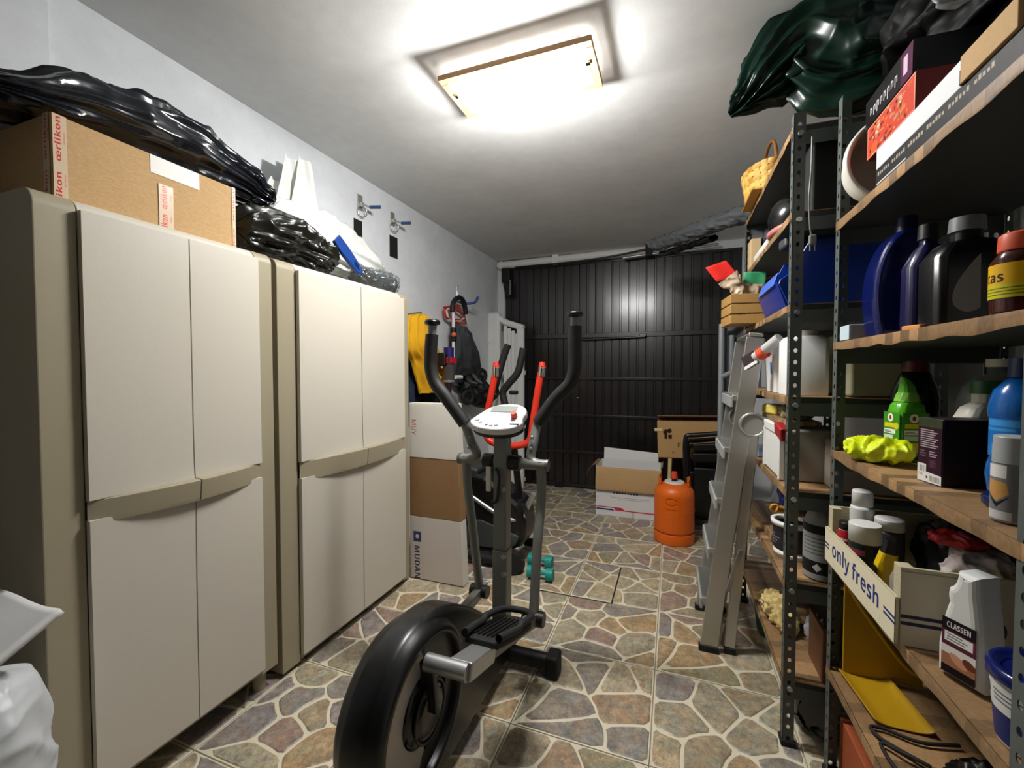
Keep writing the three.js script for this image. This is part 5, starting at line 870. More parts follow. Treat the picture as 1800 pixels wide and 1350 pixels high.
// ================= near unit, fourth board (0.722)
{
  const y = NS[3], x0 = 0.462, za = -1.62, zb = -1.16, ex = 0.8;
  const c = thing('fruit_crate', 'pale wooden fruit crate printed only fresh, full of cans and tubes', 'crate', [(x0 + ex) / 2, y, (za + zb) / 2]);
  const ply = mat(0xd9cfae, 0.65, { map: M.grain, key: 'ply' });
  const tf = canvasTex(1024, 256, (g, W, H) => { g.fillStyle = '#dcd3b6'; g.fillRect(0, 0, W, H); g.fillStyle = '#1c2a6a'; g.font = 'bold 150px sans-serif'; g.textAlign = 'center'; g.fillText('only fresh', 500, 168); g.fillRect(0, 112, 90, 14); g.fillRect(0, 140, 90, 14); g.fillRect(905, 112, 119, 14); g.fillRect(905, 140, 119, 14); g.strokeStyle = '#7a6a48'; for (const x of [180, 520, 860]) { g.beginPath(); g.moveTo(x, 200); g.lineTo(x + 5, 250); g.stroke(); } });
  const te = canvasTex(512, 256, (g, W, H) => { g.fillStyle = '#b9ae98'; g.fillRect(0, 0, W, H); g.fillStyle = '#23263c'; g.font = 'bold 120px sans-serif'; g.fillText('o', 210, 190); g.fillRect(0, 148, 150, 12); g.fillRect(0, 172, 150, 12); });
  const hf = 0.105, he = 0.172;
  wpart(c, 'front_board', rbox(0.006, hf, zb - za, 0.001, 1).translate(x0 + 0.003, y + hf / 2, (za + zb) / 2), ply); wpart(c, 'lettering', quad(zb - za - 0.002, hf - 0.002).rotateY(-PI / 2).translate(x0 - 0.0006, y + hf / 2, (za + zb) / 2), lbl(tf, 0.65), 'blue printed lettering');
  wpart(c, 'back_board', rbox(0.006, hf, zb - za, 0.001, 1).translate(ex - 0.003, y + hf / 2, (za + zb) / 2), ply);
  for (const z of [za + 0.004, zb - 0.004]) wpart(c, 'end_board', rbox(ex - x0 - 0.014, he, 0.008, 0.001, 1).translate((x0 + ex) / 2, y + he / 2, z), ply);
  wpart(c, 'end_print', quad(ex - x0 - 0.016, he - 0.01).translate((x0 + ex) / 2, y + he / 2 - 0.004, zb + 0.0006), lbl(te, 0.65));
  for (const z of [za + 0.02, zb - 0.02]) for (const x of [x0 + 0.02, ex - 0.02]) wpart(c, 'corner_post', rbox(0.026, he, 0.026, 0.002, 1).translate(x, y + he / 2, z), ply);
  wpart(c, 'bottom', box(ex - x0 - 0.014, 0.006, zb - za - 0.02).translate((x0 + ex) / 2, y + 0.003, (za + zb) / 2), ply);
  const yb = y + 0.0075;
  const can = (label, x, z, r, h, body, capc, capr, caph, tx) => { const o = thing('spray_can', label, 'can', [x, yb, z], 'cans in the fruit crate'); part(o, 'can', lathe([[0, 0], [r - 0.002, 0], [r, 0.003], [r, h - 0.01], [r - 0.003, h], [0, h]], 32), mat(body, 0.35)); part(o, 'cap', lathe([[0, caph], [capr - 0.002, caph], [capr, caph - 0.003], [capr, 0], [0, 0]], 32), mat(capc, 0.4), [0, h, 0]); if (tx) part(o, 'label', wrap(r + 0.0004, h * 0.5, -2.8, 0.6), lbl(tx, 0.35), [0, h * 0.72, 0]); return o; };
  can('spray can with tall white cap at the far corner of the crate', 0.54, -1.575, 0.03, 0.185, 0xcfcfca, 0xdadad6, 0.026, 0.045);
  can('white-capped dark grey spray can in the crate', 0.584, -1.515, 0.034, 0.14, 0x3c3e40, 0xd8d8d4, 0.034, 0.03);
  const tr = canvasTex(256, 128, (g, W, H) => { g.fillStyle = '#b9202a'; g.fillRect(0, 0, W, H); g.fillStyle = '#d8d2c4'; g.fillRect(0, 50, W, 16); g.fillRect(0, 90, W, 38); });
  can('red and cream tin at the crate front', 0.494, -1.545, 0.021, 0.12, 0xb5ac7c, 0x16181a, 0.021, 0.02, tr);
  const tg = canvasTex(256, 128, (g, W, H) => { g.fillStyle = '#11251e'; g.fillRect(0, 0, W, H); g.fillStyle = '#8f3a4e'; g.fillRect(70, 30, 120, 34); g.fillStyle = '#e8d8dc'; g.font = 'bold 26px sans-serif'; g.fillText('LL', 80, 56); });
  can('brown-green spray can with broad white cap in the crate', 0.508, -1.46, 0.036, 0.115, 0x594a38, 0xd9d8d3, 0.037, 0.05, tg);
  const gl = thing('glue_bottle', 'yellow glue bottle with black cap leaning in the crate', 'bottle', [0.502, yb + 0.006, -1.35]);
  part(gl, 'bottle', loft([[0, 0.04, 0.03, 0.012], [0.09, 0.046, 0.034, 0.014], [0.125, 0.036, 0.028, 0.012]]), mat(0xdcb80a, 0.35), [0, 0, 0], [0.06, 0, -0.12]); part(gl, 'cap', loft([[0.125, 0.034, 0.026, 0.012], [0.16, 0.022, 0.02, 0.01]]), M.blackPlastic, [0, 0, 0], [0.06, 0, -0.12]);
  part(gl, 'label', rbox(0.002, 0.06, 0.024, 0.001), M.blackPlastic, [-0.017, 0.06, 0.006], [0.06, 0, -0.12]);
  one('rag_bundle', 'crumpled white and grey rag heaped at the near end of the crate', 'rag', sack([[0.585, y + 0.14, -1.265, 0.02, 0.02], [0.62, y + 0.15, -1.255, 0.05, 0.045], [0.66, y + 0.15, -1.255, 0.055, 0.05], [0.72, y + 0.14, -1.25, 0.02, 0.02]], { amp: 0.03, freq: 14, nu: 60, nv: 50, clamp: w => { w.z = Math.min(Math.max(w.z, -1.315), -1.187); w.x = Math.max(w.x, 0.575); w.y = Math.min(w.y, y + 0.193); } }), mat(0xb7aba6, 0.8));
  one('red_packet', 'crumpled red packet lying on the rag in the crate', 'packet', sack([[0.575, y + 0.205, -1.30, 0.01, 0.008], [0.6, y + 0.208, -1.29, 0.03, 0.016], [0.64, y + 0.206, -1.28, 0.03, 0.014], [0.67, y + 0.2, -1.27, 0.008, 0.006]], { amp: 0.02, freq: 18, nu: 40, nv: 36, floorY: y + 0.1945 }), mat(0xb01c22, 0.4));
  one('tool_roll', 'black crumpled tool pouch filling the back of the crate', 'pouch', sack([[0.7, y + 0.09, -1.6, 0.03, 0.03], [0.71, y + 0.1, -1.5, 0.07, 0.09], [0.71, y + 0.1, -1.38, 0.07, 0.09], [0.72, y + 0.09, -1.22, 0.03, 0.04]], { amp: 0.04, freq: 10, nu: 60, nv: 50, floorY: yb, clamp: w => { w.x = Math.min(Math.max(w.x, 0.645), 0.755); w.z = Math.min(Math.max(w.z, -1.575), -1.325); } }), mat(0x0d0e10, 0.45));
  one('tool_tube', 'silver-lettered tube standing between glue bottle and crate corner', 'tube', loft([[0, 0.03, 0.024, 0.01], [0.1, 0.032, 0.026, 0.01], [0.118, 0.02, 0.018, 0.009]]), mat(0x8d8580, 0.4), [0.506, yb, -1.26], [0, 0, 0]);
  // white spray-bottle (no trigger) with printed label facing the aisle
  const a = gy(1652, 1182, y), b = gy(1720, 1224, y), w = a.distanceTo(b) + 0.012, ang = Math.atan2(-(b.z - a.z), b.x - a.x);
  const wb = thing('floor_polish_bottle', 'white handled polish bottle with brown label standing before the crate', 'bottle', [(a.x + b.x) / 2, y, (a.z + b.z) / 2]); wb.rotation.y = ang;
  const bs = new THREE.Shape(); bs.moveTo(-w / 2, 0.004); bs.lineTo(-w / 2 - 0.001, 0.06); bs.quadraticCurveTo(-w * 0.42, 0.12, -w * 0.3, 0.15); bs.quadraticCurveTo(-w * 0.36, 0.165, -w * 0.30, 0.178); bs.quadraticCurveTo(-w * 0.14, 0.185, -w * 0.12, 0.215); bs.lineTo(w * 0.34, 0.215); bs.lineTo(w * 0.36, 0.175); bs.quadraticCurveTo(w * 0.46, 0.12, w * 0.49, 0.07); bs.lineTo(w * 0.5, 0.004); bs.closePath();
  part(wb, 'bottle', ext(bs, 0.062, 0.014, 4, 12), mat(0xdedfdb, 0.35), [0, 0, -0.028]);
  const tb = canvasTex(256, 320, (g, W, H) => { g.fillStyle = '#dddad3'; g.fillRect(0, 0, W, H); g.fillStyle = '#1a0f16'; g.fillRect(0, 0, W, 70); g.fillStyle = '#dcd8d6'; g.font = 'bold 44px sans-serif'; g.textAlign = 'center'; g.fillText('CLASSEN', 128, 52); g.fillStyle = '#5a2438'; g.fillRect(0, 70, W, 90); g.fillStyle = '#e6e4de'; g.fillRect(22, 78, 212, 56); lines(g, 40, 88, 170, 3, 15, '#6a6a66', 6); g.fillStyle = '#a06a4c'; g.fillRect(0, 205, W, 70); g.fillStyle = '#c98f70'; g.beginPath(); g.ellipse(130, 225, 70, 26, 0.3, 0, 7); g.fill(); g.fillStyle = '#6a3424'; g.beginPath(); g.ellipse(210, 215, 50, 24, 0.2, 0, 7); g.fill(); g.fillStyle = '#120a10'; g.fillRect(0, 275, W, 45); });
  part(wb, 'label', quad(w * 0.74, 0.108), lbl(tb, 0.4), [0.001, 0.066, 0.0036], null, 'brown and black printed label');
  const bk = thing('paint_bucket', 'white bucket with glossy navy lid and blue print beside the polish bottle', 'bucket', [0.555, y, -0.905]);
  part(bk, 'pail', lathe([[0, 0], [0.052, 0], [0.055, 0.004], [0.064, 0.105], [0.067, 0.108], [0.067, 0.114], [0.06, 0.114]], 48), M.offwhite);
  part(bk, 'lid', lathe([[0, 0.004], [0.052, 0.004], [0.056, 0.012], [0.066, 0.014], [0.07, 0.008], [0.07, -0.006], [0.066, -0.008]], 48), mat(0x0e1a58, 0.22), [0, 0.114, 0], null, 'navy lid');
  const tk = canvasTex(512, 200, (g, W, H) => { g.fillStyle = '#cfcfc9'; g.fillRect(0, 0, W, H); g.fillStyle = '#14205c'; g.fillRect(0, 95, W, 105); g.fillRect(90, 20, 80, 40); lines(g, 200, 24, 180, 3, 16, '#5b6070', 6); });
  const bg = new THREE.CylinderGeometry(0.0638, 0.0557, 0.092, 32, 1, true, -3.0, 3.4); part(bk, 'label', bg, lbl(tk, 0.35), [0, 0.054, 0]);
}
// ================= near unit, fifth board (0.362)
{
  const y = NS[4];
  const dp = thing('yellow_scoop', 'yellow plastic scoop propped up on the fifth board', 'scoop', [0.55, y, -1.5]);
  const m = mat(0xb48d0a, 0.4);
  const ps = shapeOf([[0, 0], [0.2, 0], [0.2, 0.05], [0.16, 0.07], [0.02, 0.29], [0, 0.3]]);
  wpart(dp, 'back_plate', ext(ps, 0.006, 0.002, 1).translate(XN + 0.03, y + 0.004, -1.615), m);
  wpart(dp, 'rim', tubeGeo([[XN + 0.035, y + 0.3, -1.607], [XN + 0.06, y + 0.25, -1.605], [XN + 0.12, y + 0.155, -1.6], [XN + 0.18, y + 0.075, -1.595], [XN + 0.2, y + 0.06, -1.59], [XN + 0.24, y + 0.062, -1.57]], 0.008, 40, 10), m);
  wpart(dp, 'pan', sheet((s, t) => V(XN + 0.02 + 0.13 * t + 0.02 * s, y + 0.006 + 0.012 * Math.pow(Math.abs(2 * t - 1), 4), -1.61 + 0.2 * s), 12, 16, 0.004), mat(0xc79b12, 0.4, { transmission: 0.25 }));
  one('dark_crate', 'black plastic box at the back of the fifth board', 'box', rbox(0.12, 0.2, 0.34, 0.01), M.rubber, [0.81, y + 0.101, -1.36]);
  const tp = thing('tape_roll', 'cream masking-tape roll standing on the far unit above the yellow scoop', 'tape', [0.65, FS[5], -1.80]);
  part(tp, 'roll', lathe([[0.032, -0.018], [0.048, -0.018], [0.05, -0.014], [0.05, 0.014], [0.048, 0.018], [0.032, 0.018], [0.032, -0.018]], 40).rotateX(PI / 2 - 0.3).rotateY(0.3), mat(0xcabf96, 0.55), [0, 0.052, 0]); part(tp, 'core', lathe([[0.028, -0.018], [0.032, -0.018], [0.032, 0.018], [0.028, 0.018], [0.028, -0.018]], 36).rotateX(PI / 2 - 0.3).rotateY(0.3), mat(0x8d7a58, 0.7), [0, 0.052, 0]);
  one('power_cable', 'black looped power cable on the fifth board', 'cable', tubeGeo([[0.69, y + 0.01, -1.39], [0.6, y + 0.008, -1.37], [0.53, y + 0.008, -1.39], [0.505, y + 0.008, -1.385], [0.51, y + 0.008, -1.355], [0.56, y + 0.009, -1.31], [0.585, y + 0.017, -1.28], [0.545, y + 0.018, -1.30], [0.508, y + 0.01, -1.33], [0.505, y + 0.008, -1.29], [0.515, y + 0.008, -1.22], [0.515, y + 0.008, -1.1]], 0.0045, 160, 8), M.rubber);
  one('tool_bag', 'black nylon tool bag slumped on the fifth board', 'bag', sack([[0.62, y + 0.03, -1.24, 0.03, 0.02], [0.64, y + 0.06, -1.17, 0.1, 0.06], [0.65, y + 0.07, -1.05, 0.12, 0.07], [0.66, y + 0.05, -0.9, 0.04, 0.03]], { amp: 0.04, freq: 8, nu: 70, nv: 60, floorY: y + 0.002, clamp: w => { w.x = Math.min(Math.max(w.x, 0.54), 0.745); w.z = Math.min(Math.max(w.z, -1.27), -0.87); } }), mat(0x0c0d0e, 0.4));
  one('glass_pot', 'green-tinted glass dish beside the looped cable', 'dish', lathe([[0, 0.004], [0.04, 0.004], [0.055, 0.02], [0.06, 0.045], [0.063, 0.045], [0.058, 0.016], [0.042, 0], [0, 0]], 36), mat(0x9fb39a, 0.1, { transmission: 0.6, thickness: 0.01 }), [0.79, y + 0.001, -1.58]);
}
// on the floor under both units
one('floor_box', 'terracotta-brown carton on the floor under the near shelving', 'box', rbox(0.2, 0.2, 0.26, 0.004), mat(0x9a4a22, 0.7), [0.62, 0.1, -1.52]);
one('red_tin', 'red metal tin on the floor beside the terracotta carton', 'tin', rbox(0.07, 0.21, 0.09, 0.006), mat(0xa81c22, 0.4), [0.55, 0.105, -1.33]);
one('dark_sack', 'black rubble sack on floor under the near shelving', 'bag', sack([[0.6, 0.02, -1.26, 0.03, 0.02], [0.62, 0.1, -1.18, 0.1, 0.1], [0.63, 0.12, -1.05, 0.12, 0.12], [0.64, 0.05, -0.9, 0.05, 0.05]], { amp: 0.05, freq: 6, nu: 60, nv: 60, floorY: 0 }), mat(0x0d0e0f, 0.35));
one('grey_sack', 'dusty grey plastic sack on the floor behind the shelving upright', 'bag', sack([[0.46, 0.02, -1.95, 0.03, 0.02], [0.47, 0.1, -1.9, 0.06, 0.1], [0.49, 0.11, -1.8, 0.06, 0.1], [0.5, 0.04, -1.74, 0.03, 0.03]], { amp: 0.04, freq: 8, nu: 60, nv: 60, floorY: 0, clamp: w => { w.x = Math.max(w.x, 0.43); w.z = Math.min(w.z, -1.78); w.y = Math.min(w.y, 0.205); } }), mat(0x6c6e6e, 0.4));
{
  const b = thing('green_bucket', 'dark green plastic bucket on the floor under the far shelving', 'bucket', [0.5, 0, -2.45]);
  part(b, 'pail', lathe([[0, 0.004], [0.085, 0.004], [0.105, 0.18], [0.113, 0.183], [0.113, 0.194], [0.104, 0.194], [0.083, 0.008], [0, 0.008]], 40), mat(0x0c4f34, 0.4)); part(b, 'bail', new THREE.TorusGeometry(0.106, 0.003, 8, 36, PI).rotateX(-1.5), M.silver, [0, 0.185, 0]);
}
// ================= far unit
const PX = (u, v, x = XF2) => at(u, v, { x });
{ // top: wicker basket, green bag
  const y = FS[0], b = thing('wicker_basket', 'woven wooden chip basket with arched handle on top of far shelving', 'basket', [0.46, y, -2.5]);
  const dark = mat(0xb5832f, 0.6), light = mat(0xdcb25c, 0.6);
  // basket wall: individually bent splints, over and under
  const N = 22, rows = 5, W = 0.105, D = 0.17, Hh = 0.12;
  part(b, 'base', rbox(2 * W * 0.9, 0.008, 2 * D * 0.9, 0.004), dark, [0, 0.006, 0]);
  const ring = (a, k) => V(W * k * Math.cos(a), 0, D * k * Math.sin(a));
  for (let i = 0; i < N; i++) { const a = i / N * 2 * PI; part(b, 'upright_splint', sheet((s, t) => { const p = ring(a + (s - 0.5) * 0.2, 0.88 + 0.2 * t + 0.02 * Math.cos(t * rows * PI + i * PI)); return V(p.x, 0.008 + t * Hh, p.z); }, 2, 10, 0.003), i % 3 ? light : dark); }
  for (let r = 0; r < rows; r++) part(b, 'weave_band', sheet((s, t) => { const a = s * 2 * PI, q = (r + t * 0.86 + 0.07) / rows; const p = ring(a, 0.88 + 0.2 * q + 0.03 * Math.cos(a * N / 2 + r * PI)); return V(p.x, 0.008 + q * Hh, p.z); }, 88, 2, 0.003), r % 2 ? light : mat(0xc99a45, 0.6));
  part(b, 'handle', tubeGeo([[0, Hh, -D * 1.05], [0, Hh + 0.1, -D * 0.7], [0, Hh + 0.14, 0], [0, Hh + 0.1, D * 0.7], [0, Hh, D * 1.05]], 0.008, 40, 8), mat(0x8a5a2a, 0.6));
  b.position.set(XF2 + 0.05, y, -2.42);
  const tip = at(1284, 203, { z: -1.92 });
  one('garden_bag', 'large dark-green plastic sack overhanging the top of far shelving', 'bag', sack([[tip.x, tip.y, tip.z, 0.01, 0.01], [tip.x + 0.05, tip.y + 0.035, tip.z + 0.01, 0.04, 0.045], [tip.x + 0.13, tip.y + 0.10, tip.z + 0.03, 0.08, 0.11], [tip.x + 0.24, tip.y + 0.165, tip.z + 0.06, 0.11, 0.15], [0.55, 2.4, -1.83, 0.12, 0.17], [0.66, 2.4, -1.8, 0.1, 0.15], [0.74, 2.38, -1.8, 0.02, 0.03]], { amp: 0.02, freq: 4, fold: 0.045, fk: 1.5, nu: 140, nv: 110, ceilY: CH - 0.01, off: 50, clamp: w => { if (w.x > 0.36) w.y = Math.max(w.y, 2.206); } }), mat(0x08231a, 0.3, { specularIntensity: 0.6, key: 'greenbag' }));
  one('black_case', 'flat black suitcase on top of the far shelving behind the upright', 'case', rbox(0.22, 0.05, 0.62, 0.015), M.rubber, [0.665, y + 0.026, -2.12]);
}
{ // second board (1.862)
  const y = FS[1];
  const h = thing('motorbike_helmet', 'black helmet-like bowl with pink rim on the second far board', 'helmet', [0.47, y, -2.06]);
  part(h, 'shell', lathe([[0.075, 0], [0.1, 0.03], [0.108, 0.08], [0.095, 0.13], [0.06, 0.165], [0, 0.175]], 40), mat(0x0c0d0f, 0.2)); part(h, 'rim', new THREE.TorusGeometry(0.1, 0.014, 12, 44).rotateX(PI / 2), mat(0xb8736f, 0.4), [0, 0.045, 0], [0, 0, 0.25], 'pinkish rim'); part(h, 'chin_pad', rbox(0.09, 0.04, 0.07, 0.015), mat(0x6a6d66, 0.6), [-0.03, 0.021, 0.05]);
  one('paper_roll', 'white paper roll lying near the edge of the second far board', 'roll', lathe([[0.012, -0.17], [0.032, -0.17], [0.034, -0.165], [0.034, 0.165], [0.032, 0.17], [0.012, 0.17], [0.012, -0.17]], 32).rotateX(PI / 2), mat(0xdadad6, 0.6), [XF2 + 0.045, y + 0.035, -2.38]);
  one('navy_holdall', 'navy fabric holdall at the far end of the second far board', 'bag', sack([[0.45, y + 0.05, -2.74, 0.03, 0.03], [0.5, y + 0.1, -2.68, 0.08, 0.1], [0.54, y + 0.11, -2.56, 0.09, 0.11], [0.58, y + 0.09, -2.4, 0.05, 0.06]], { amp: 0.05, freq: 7, nu: 60, nv: 60, floorY: y + 0.001, clamp: w => { w.x = Math.max(w.x, 0.44); w.z = Math.max(w.z, -2.74); w.y = Math.min(w.y, 2.08); } }), mat(0x0f1626, 0.6));
  one('beige_carton', 'torn beige carton flap beside the navy holdall', 'box', rbox(0.05, 0.16, 0.1, 0.004), mat(0xcdb183, 0.75), [XF2 + 0.032, y + 0.081, -2.665]);
  one('speaker_box', 'black padded case filling the near end of the second far board', 'case', rbox(0.32, 0.25, 0.15, 0.012), M.rubber, [0.6, y + 0.126, -1.845]);
  one('black_toolbox', 'black toolbox deep on the second far board', 'toolbox', rbox(0.17, 0.22, 0.3, 0.012), M.blackPlastic, [0.69, y + 0.111, -2.09]);
  const cd = thing('plug_cord', 'white mains cord with plug hanging at the end of far shelving', 'cord', [0.46, 1.7, -1.72]);
  wpart(cd, 'cord', tubeGeo([at(1428, 240, { z: -1.712 }), at(1426, 300, { z: -1.712 }), at(1422, 350, { z: -1.712 }), at(1424, 400, { z: -1.712 }), at(1426, 412, { z: -1.712 })], 0.003, 40, 6), mat(0x6f716f, 0.4)); wpart(cd, 'plug', rbox(0.022, 0.035, 0.02, 0.006).translate(...at(1428, 422, { z: -1.712 }).toArray()), mat(0x6f716f, 0.4));
  for (const s of [-1, 1]) wpart(cd, 'pin', cyl(0.002, 0.002, 0.02, 8).translate(...at(1428 + s * 4, 436, { z: -1.712 }).toArray()), M.silver);
}
{ // third board (1.55): small crate of bagged sticks, blue bin
  const y = FS[2], c = thing('small_crate', 'small slatted wooden crate overhanging the third far board', 'crate', [0.35, y, -2.56]);
  const pw = M.crate = mat(0xc99d5c, 0.55, { map: M.grain, key: 'cratew' }), w = 0.17, d = 0.2, h = 0.15;
  for (let k = 0; k < 3; k++) for (const s of [-1, 1]) { part(c, 'slat', rbox(w, 0.044, 0.008, 0.002, 1), pw, [0, 0.024 + k * 0.05, s * (d / 2 - 0.004)]); part(c, 'slat', rbox(0.008, 0.044, d - 0.016, 0.002, 1), pw, [s * (w / 2 - 0.004), 0.024 + k * 0.05, 0]); }
  for (const sx of [-1, 1]) for (const sz of [-1, 1]) part(c, 'corner_post', rbox(0.02, h, 0.02, 0.002, 1), pw, [sx * (w / 2 - 0.019), h / 2, sz * (d / 2 - 0.019)]);
  part(c, 'bottom', box(w - 0.02, 0.006, d - 0.02), pw, [0, 0.004, 0]);
  c.rotation.y = 0.12; c.position.set(0.335, y, -2.47);
  const cp = c.position;
  const pk = (label, cols, x, z, ln, k, m2) => { const o = thing('seed_packet', label, 'packet', [cp.x + x, y + 0.01, cp.z + z], 'packets in the small crate'); part(o, 'bag', sack([[0, 0.01, 0, 0.024, 0.018], [0, 0.08 * k, 0, 0.028, 0.024], [ln * 0.2, 0.165 * k, 0, 0.03, 0.024], [ln, 0.23 * k, 0.01, 0.052, 0.016]], { amp: 0.012, freq: 14, up: V(0, 0, 1), nu: 50, nv: 44, off: x * 50 }), mat(0xcdb79a, 0.35)); part(o, 'header_card', sheet((s, t) => V(ln + (s - 0.5) * 0.1 * Math.cos(ln * 6) + ln * 0.9 * t, 0.225 * k + t * 0.075 * k - ln * 0.5 * (s - 0.5), 0.012 + 0.004 * Math.sin(s * 6)), 8, 6, 0.004), m2, null, null, cols); return o; };
  pk('bag of wooden sticks with bright red header card in the small crate', 'red header card', -0.025, 0.045, -0.06, 1, mat(0xd42a22, 0.35)); pk('bag of wooden sticks with green-white header card in the small crate', 'green and white card', 0.034, -0.005, 0.006, 0.86, mat(0x3f9a68, 0.4));
  for (let k = 0; k < 6; k++) one('wood_stick', 'pale wooden stake standing in the small crate', 'stick', rod([cp.x - 0.035 + k * 0.014, y + 0.012, cp.z - 0.066 + (k % 2) * 0.014], [cp.x - 0.05 + k * 0.018, y + 0.25 + 0.012 * (k % 3), cp.z - 0.066 + (k % 2) * 0.014], 0.005, 8), mat(0xd0b98c, 0.6), null, null, 'stakes in the small crate');
  const bin = thing('blue_bin', 'deep royal-blue open-front storage bin on the third far board', 'bin', [0.56, y, -2.0]);
  const bm = mat(0x0a2f86, 0.28);
  const prof = new THREE.Shape(); prof.moveTo(0, 0); prof.lineTo(0.34, 0); prof.lineTo(0.35, 0.235); prof.lineTo(0.06, 0.235); prof.lineTo(-0.0, 0.12); prof.lineTo(-0.03, 0.1); prof.lineTo(-0.035, 0.085); prof.closePath();
  part(bin, 'side_wall', ext(prof, 0.008, 0.002, 1), bm, [-0.17, 0.001, 0.19]); part(bin, 'side_wall', ext(prof, 0.008, 0.002, 1), bm, [-0.17, 0.001, -0.19]); part(bin, 'base', box(0.34, 0.006, 0.37), bm, [0, 0.004, 0]); part(bin, 'back_wall', box(0.008, 0.225, 0.37), bm, [0.17, 0.115, 0]); part(bin, 'front_wall', box(0.008, 0.1, 0.37).rotateZ(0.32), bm, [-0.19, 0.05, 0], null); part(bin, 'label_holder', rbox(0.006, 0.05, 0.3, 0.003).rotateZ(-0.3), mat(0x2a63c8, 0.3), [-0.205, 0.11, 0]);
  one('grey_lever', 'dark grey plastic tool head resting across the blue bin', 'tool', rbox(0.26, 0.04, 0.07, 0.012), mat(0x3f4244, 0.45), [XF2 + 0.14, y + 0.258, -1.95], [0, 0.15, 0]);
  const hb = thing('hoop_basket', 'round brown wicker basket with a thin hoop handle behind the crate', 'basket', [0.5, y, -2.64]);
  part(hb, 'bowl', lathe([[0, 0.004], [0.06, 0.004], [0.09, 0.06], [0.1, 0.12], [0.103, 0.12], [0.094, 0.06], [0.064, 0], [0, 0]], 36), mat(0x7b5c3a, 0.7)); part(hb, 'hoop', new THREE.TorusGeometry(0.15, 0.005, 8, 50, PI), mat(0xb89a72, 0.6), [0, 0.12, 0]);
}
{ // fourth board (1.232)
  const y = FS[3];
  const t = thing('white_tub', 'white plastic tub with small blue sticker on the fourth far board', 'tub', [0.46, y, -2.13]);
  part(t, 'tub', loft([[0, 0.13, 0.2, 0.02], [0.15, 0.15, 0.23, 0.025], [0.155, 0.156, 0.236, 0.025]], 8), M.white, [0, 0, 0]); part(t, 'sticker', rbox(0.002, 0.05, 0.03, 0.001), mat(0x2b63c2, 0.4), [-0.0715, 0.1, 0.045], [0, 0, 0.06], 'blue sticker');
  const b2 = thing('white_canister', 'tall white plastic canister next to the upright on the fourth far board', 'canister', [0.455, y, -1.89]);
  part(b2, 'body', loft([[0, 0.13, 0.16, 0.02], [0.2, 0.13, 0.16, 0.02], [0.215, 0.11, 0.14, 0.03]], 8), M.white); part(b2, 'lid', cyl(0.045, 0.045, 0.02, 28), M.offwhite, [0, 0.226, 0]);
  const s = thing('sealant_gun', 'sealant tube in a bag with red, black and white tag on the fourth far board', 'sealant', [0.42, y + 0.19, -2.16]);
  const a = at(1308, 640, { z: -2.09 }), b = at(1378, 598, { z: -1.96 });
  wpart(s, 'tag', bar(a, a.clone().lerp(b, 0.32), 0.012, 0.06, 0.003), mat(0x2a1d22, 0.4), 'black tag'); wpart(s, 'red_band', rod(a.clone().lerp(b, 0.42), a.clone().lerp(b, 0.56), 0.026, 20), mat(0xdc4a2c, 0.4)); wpart(s, 'white_band', bar(a.clone().add(V(0, -0.022, 0.012)), a.clone().lerp(b, 0.34).add(V(0, -0.02, 0.012)), 0.005, 0.014), M.white); wpart(s, 'tube', rod(a.clone().lerp(b, 0.3), a.clone().lerp(b, 0.9).add(V(0, 0.02, 0)), 0.02, 20), mat(0xb9b9b6, 0.25));
  one('beige_storage_box', 'large olive-beige plastic storage box deep on the fourth far board', 'box', rbox(0.2, 0.22, 0.3, 0.01), mat(0x8e8a70, 0.5), [0.66, y + 0.111, -1.9]);
  one('iron_pipe', 'rust-brown bottle neck behind the white tub', 'bottle', lathe([[0, 0], [0.03, 0], [0.03, 0.16], [0.014, 0.2], [0.012, 0.26], [0, 0.26]], 24), mat(0x5a2318, 0.4), [0.57, y + 0.001, -2.2]);
}
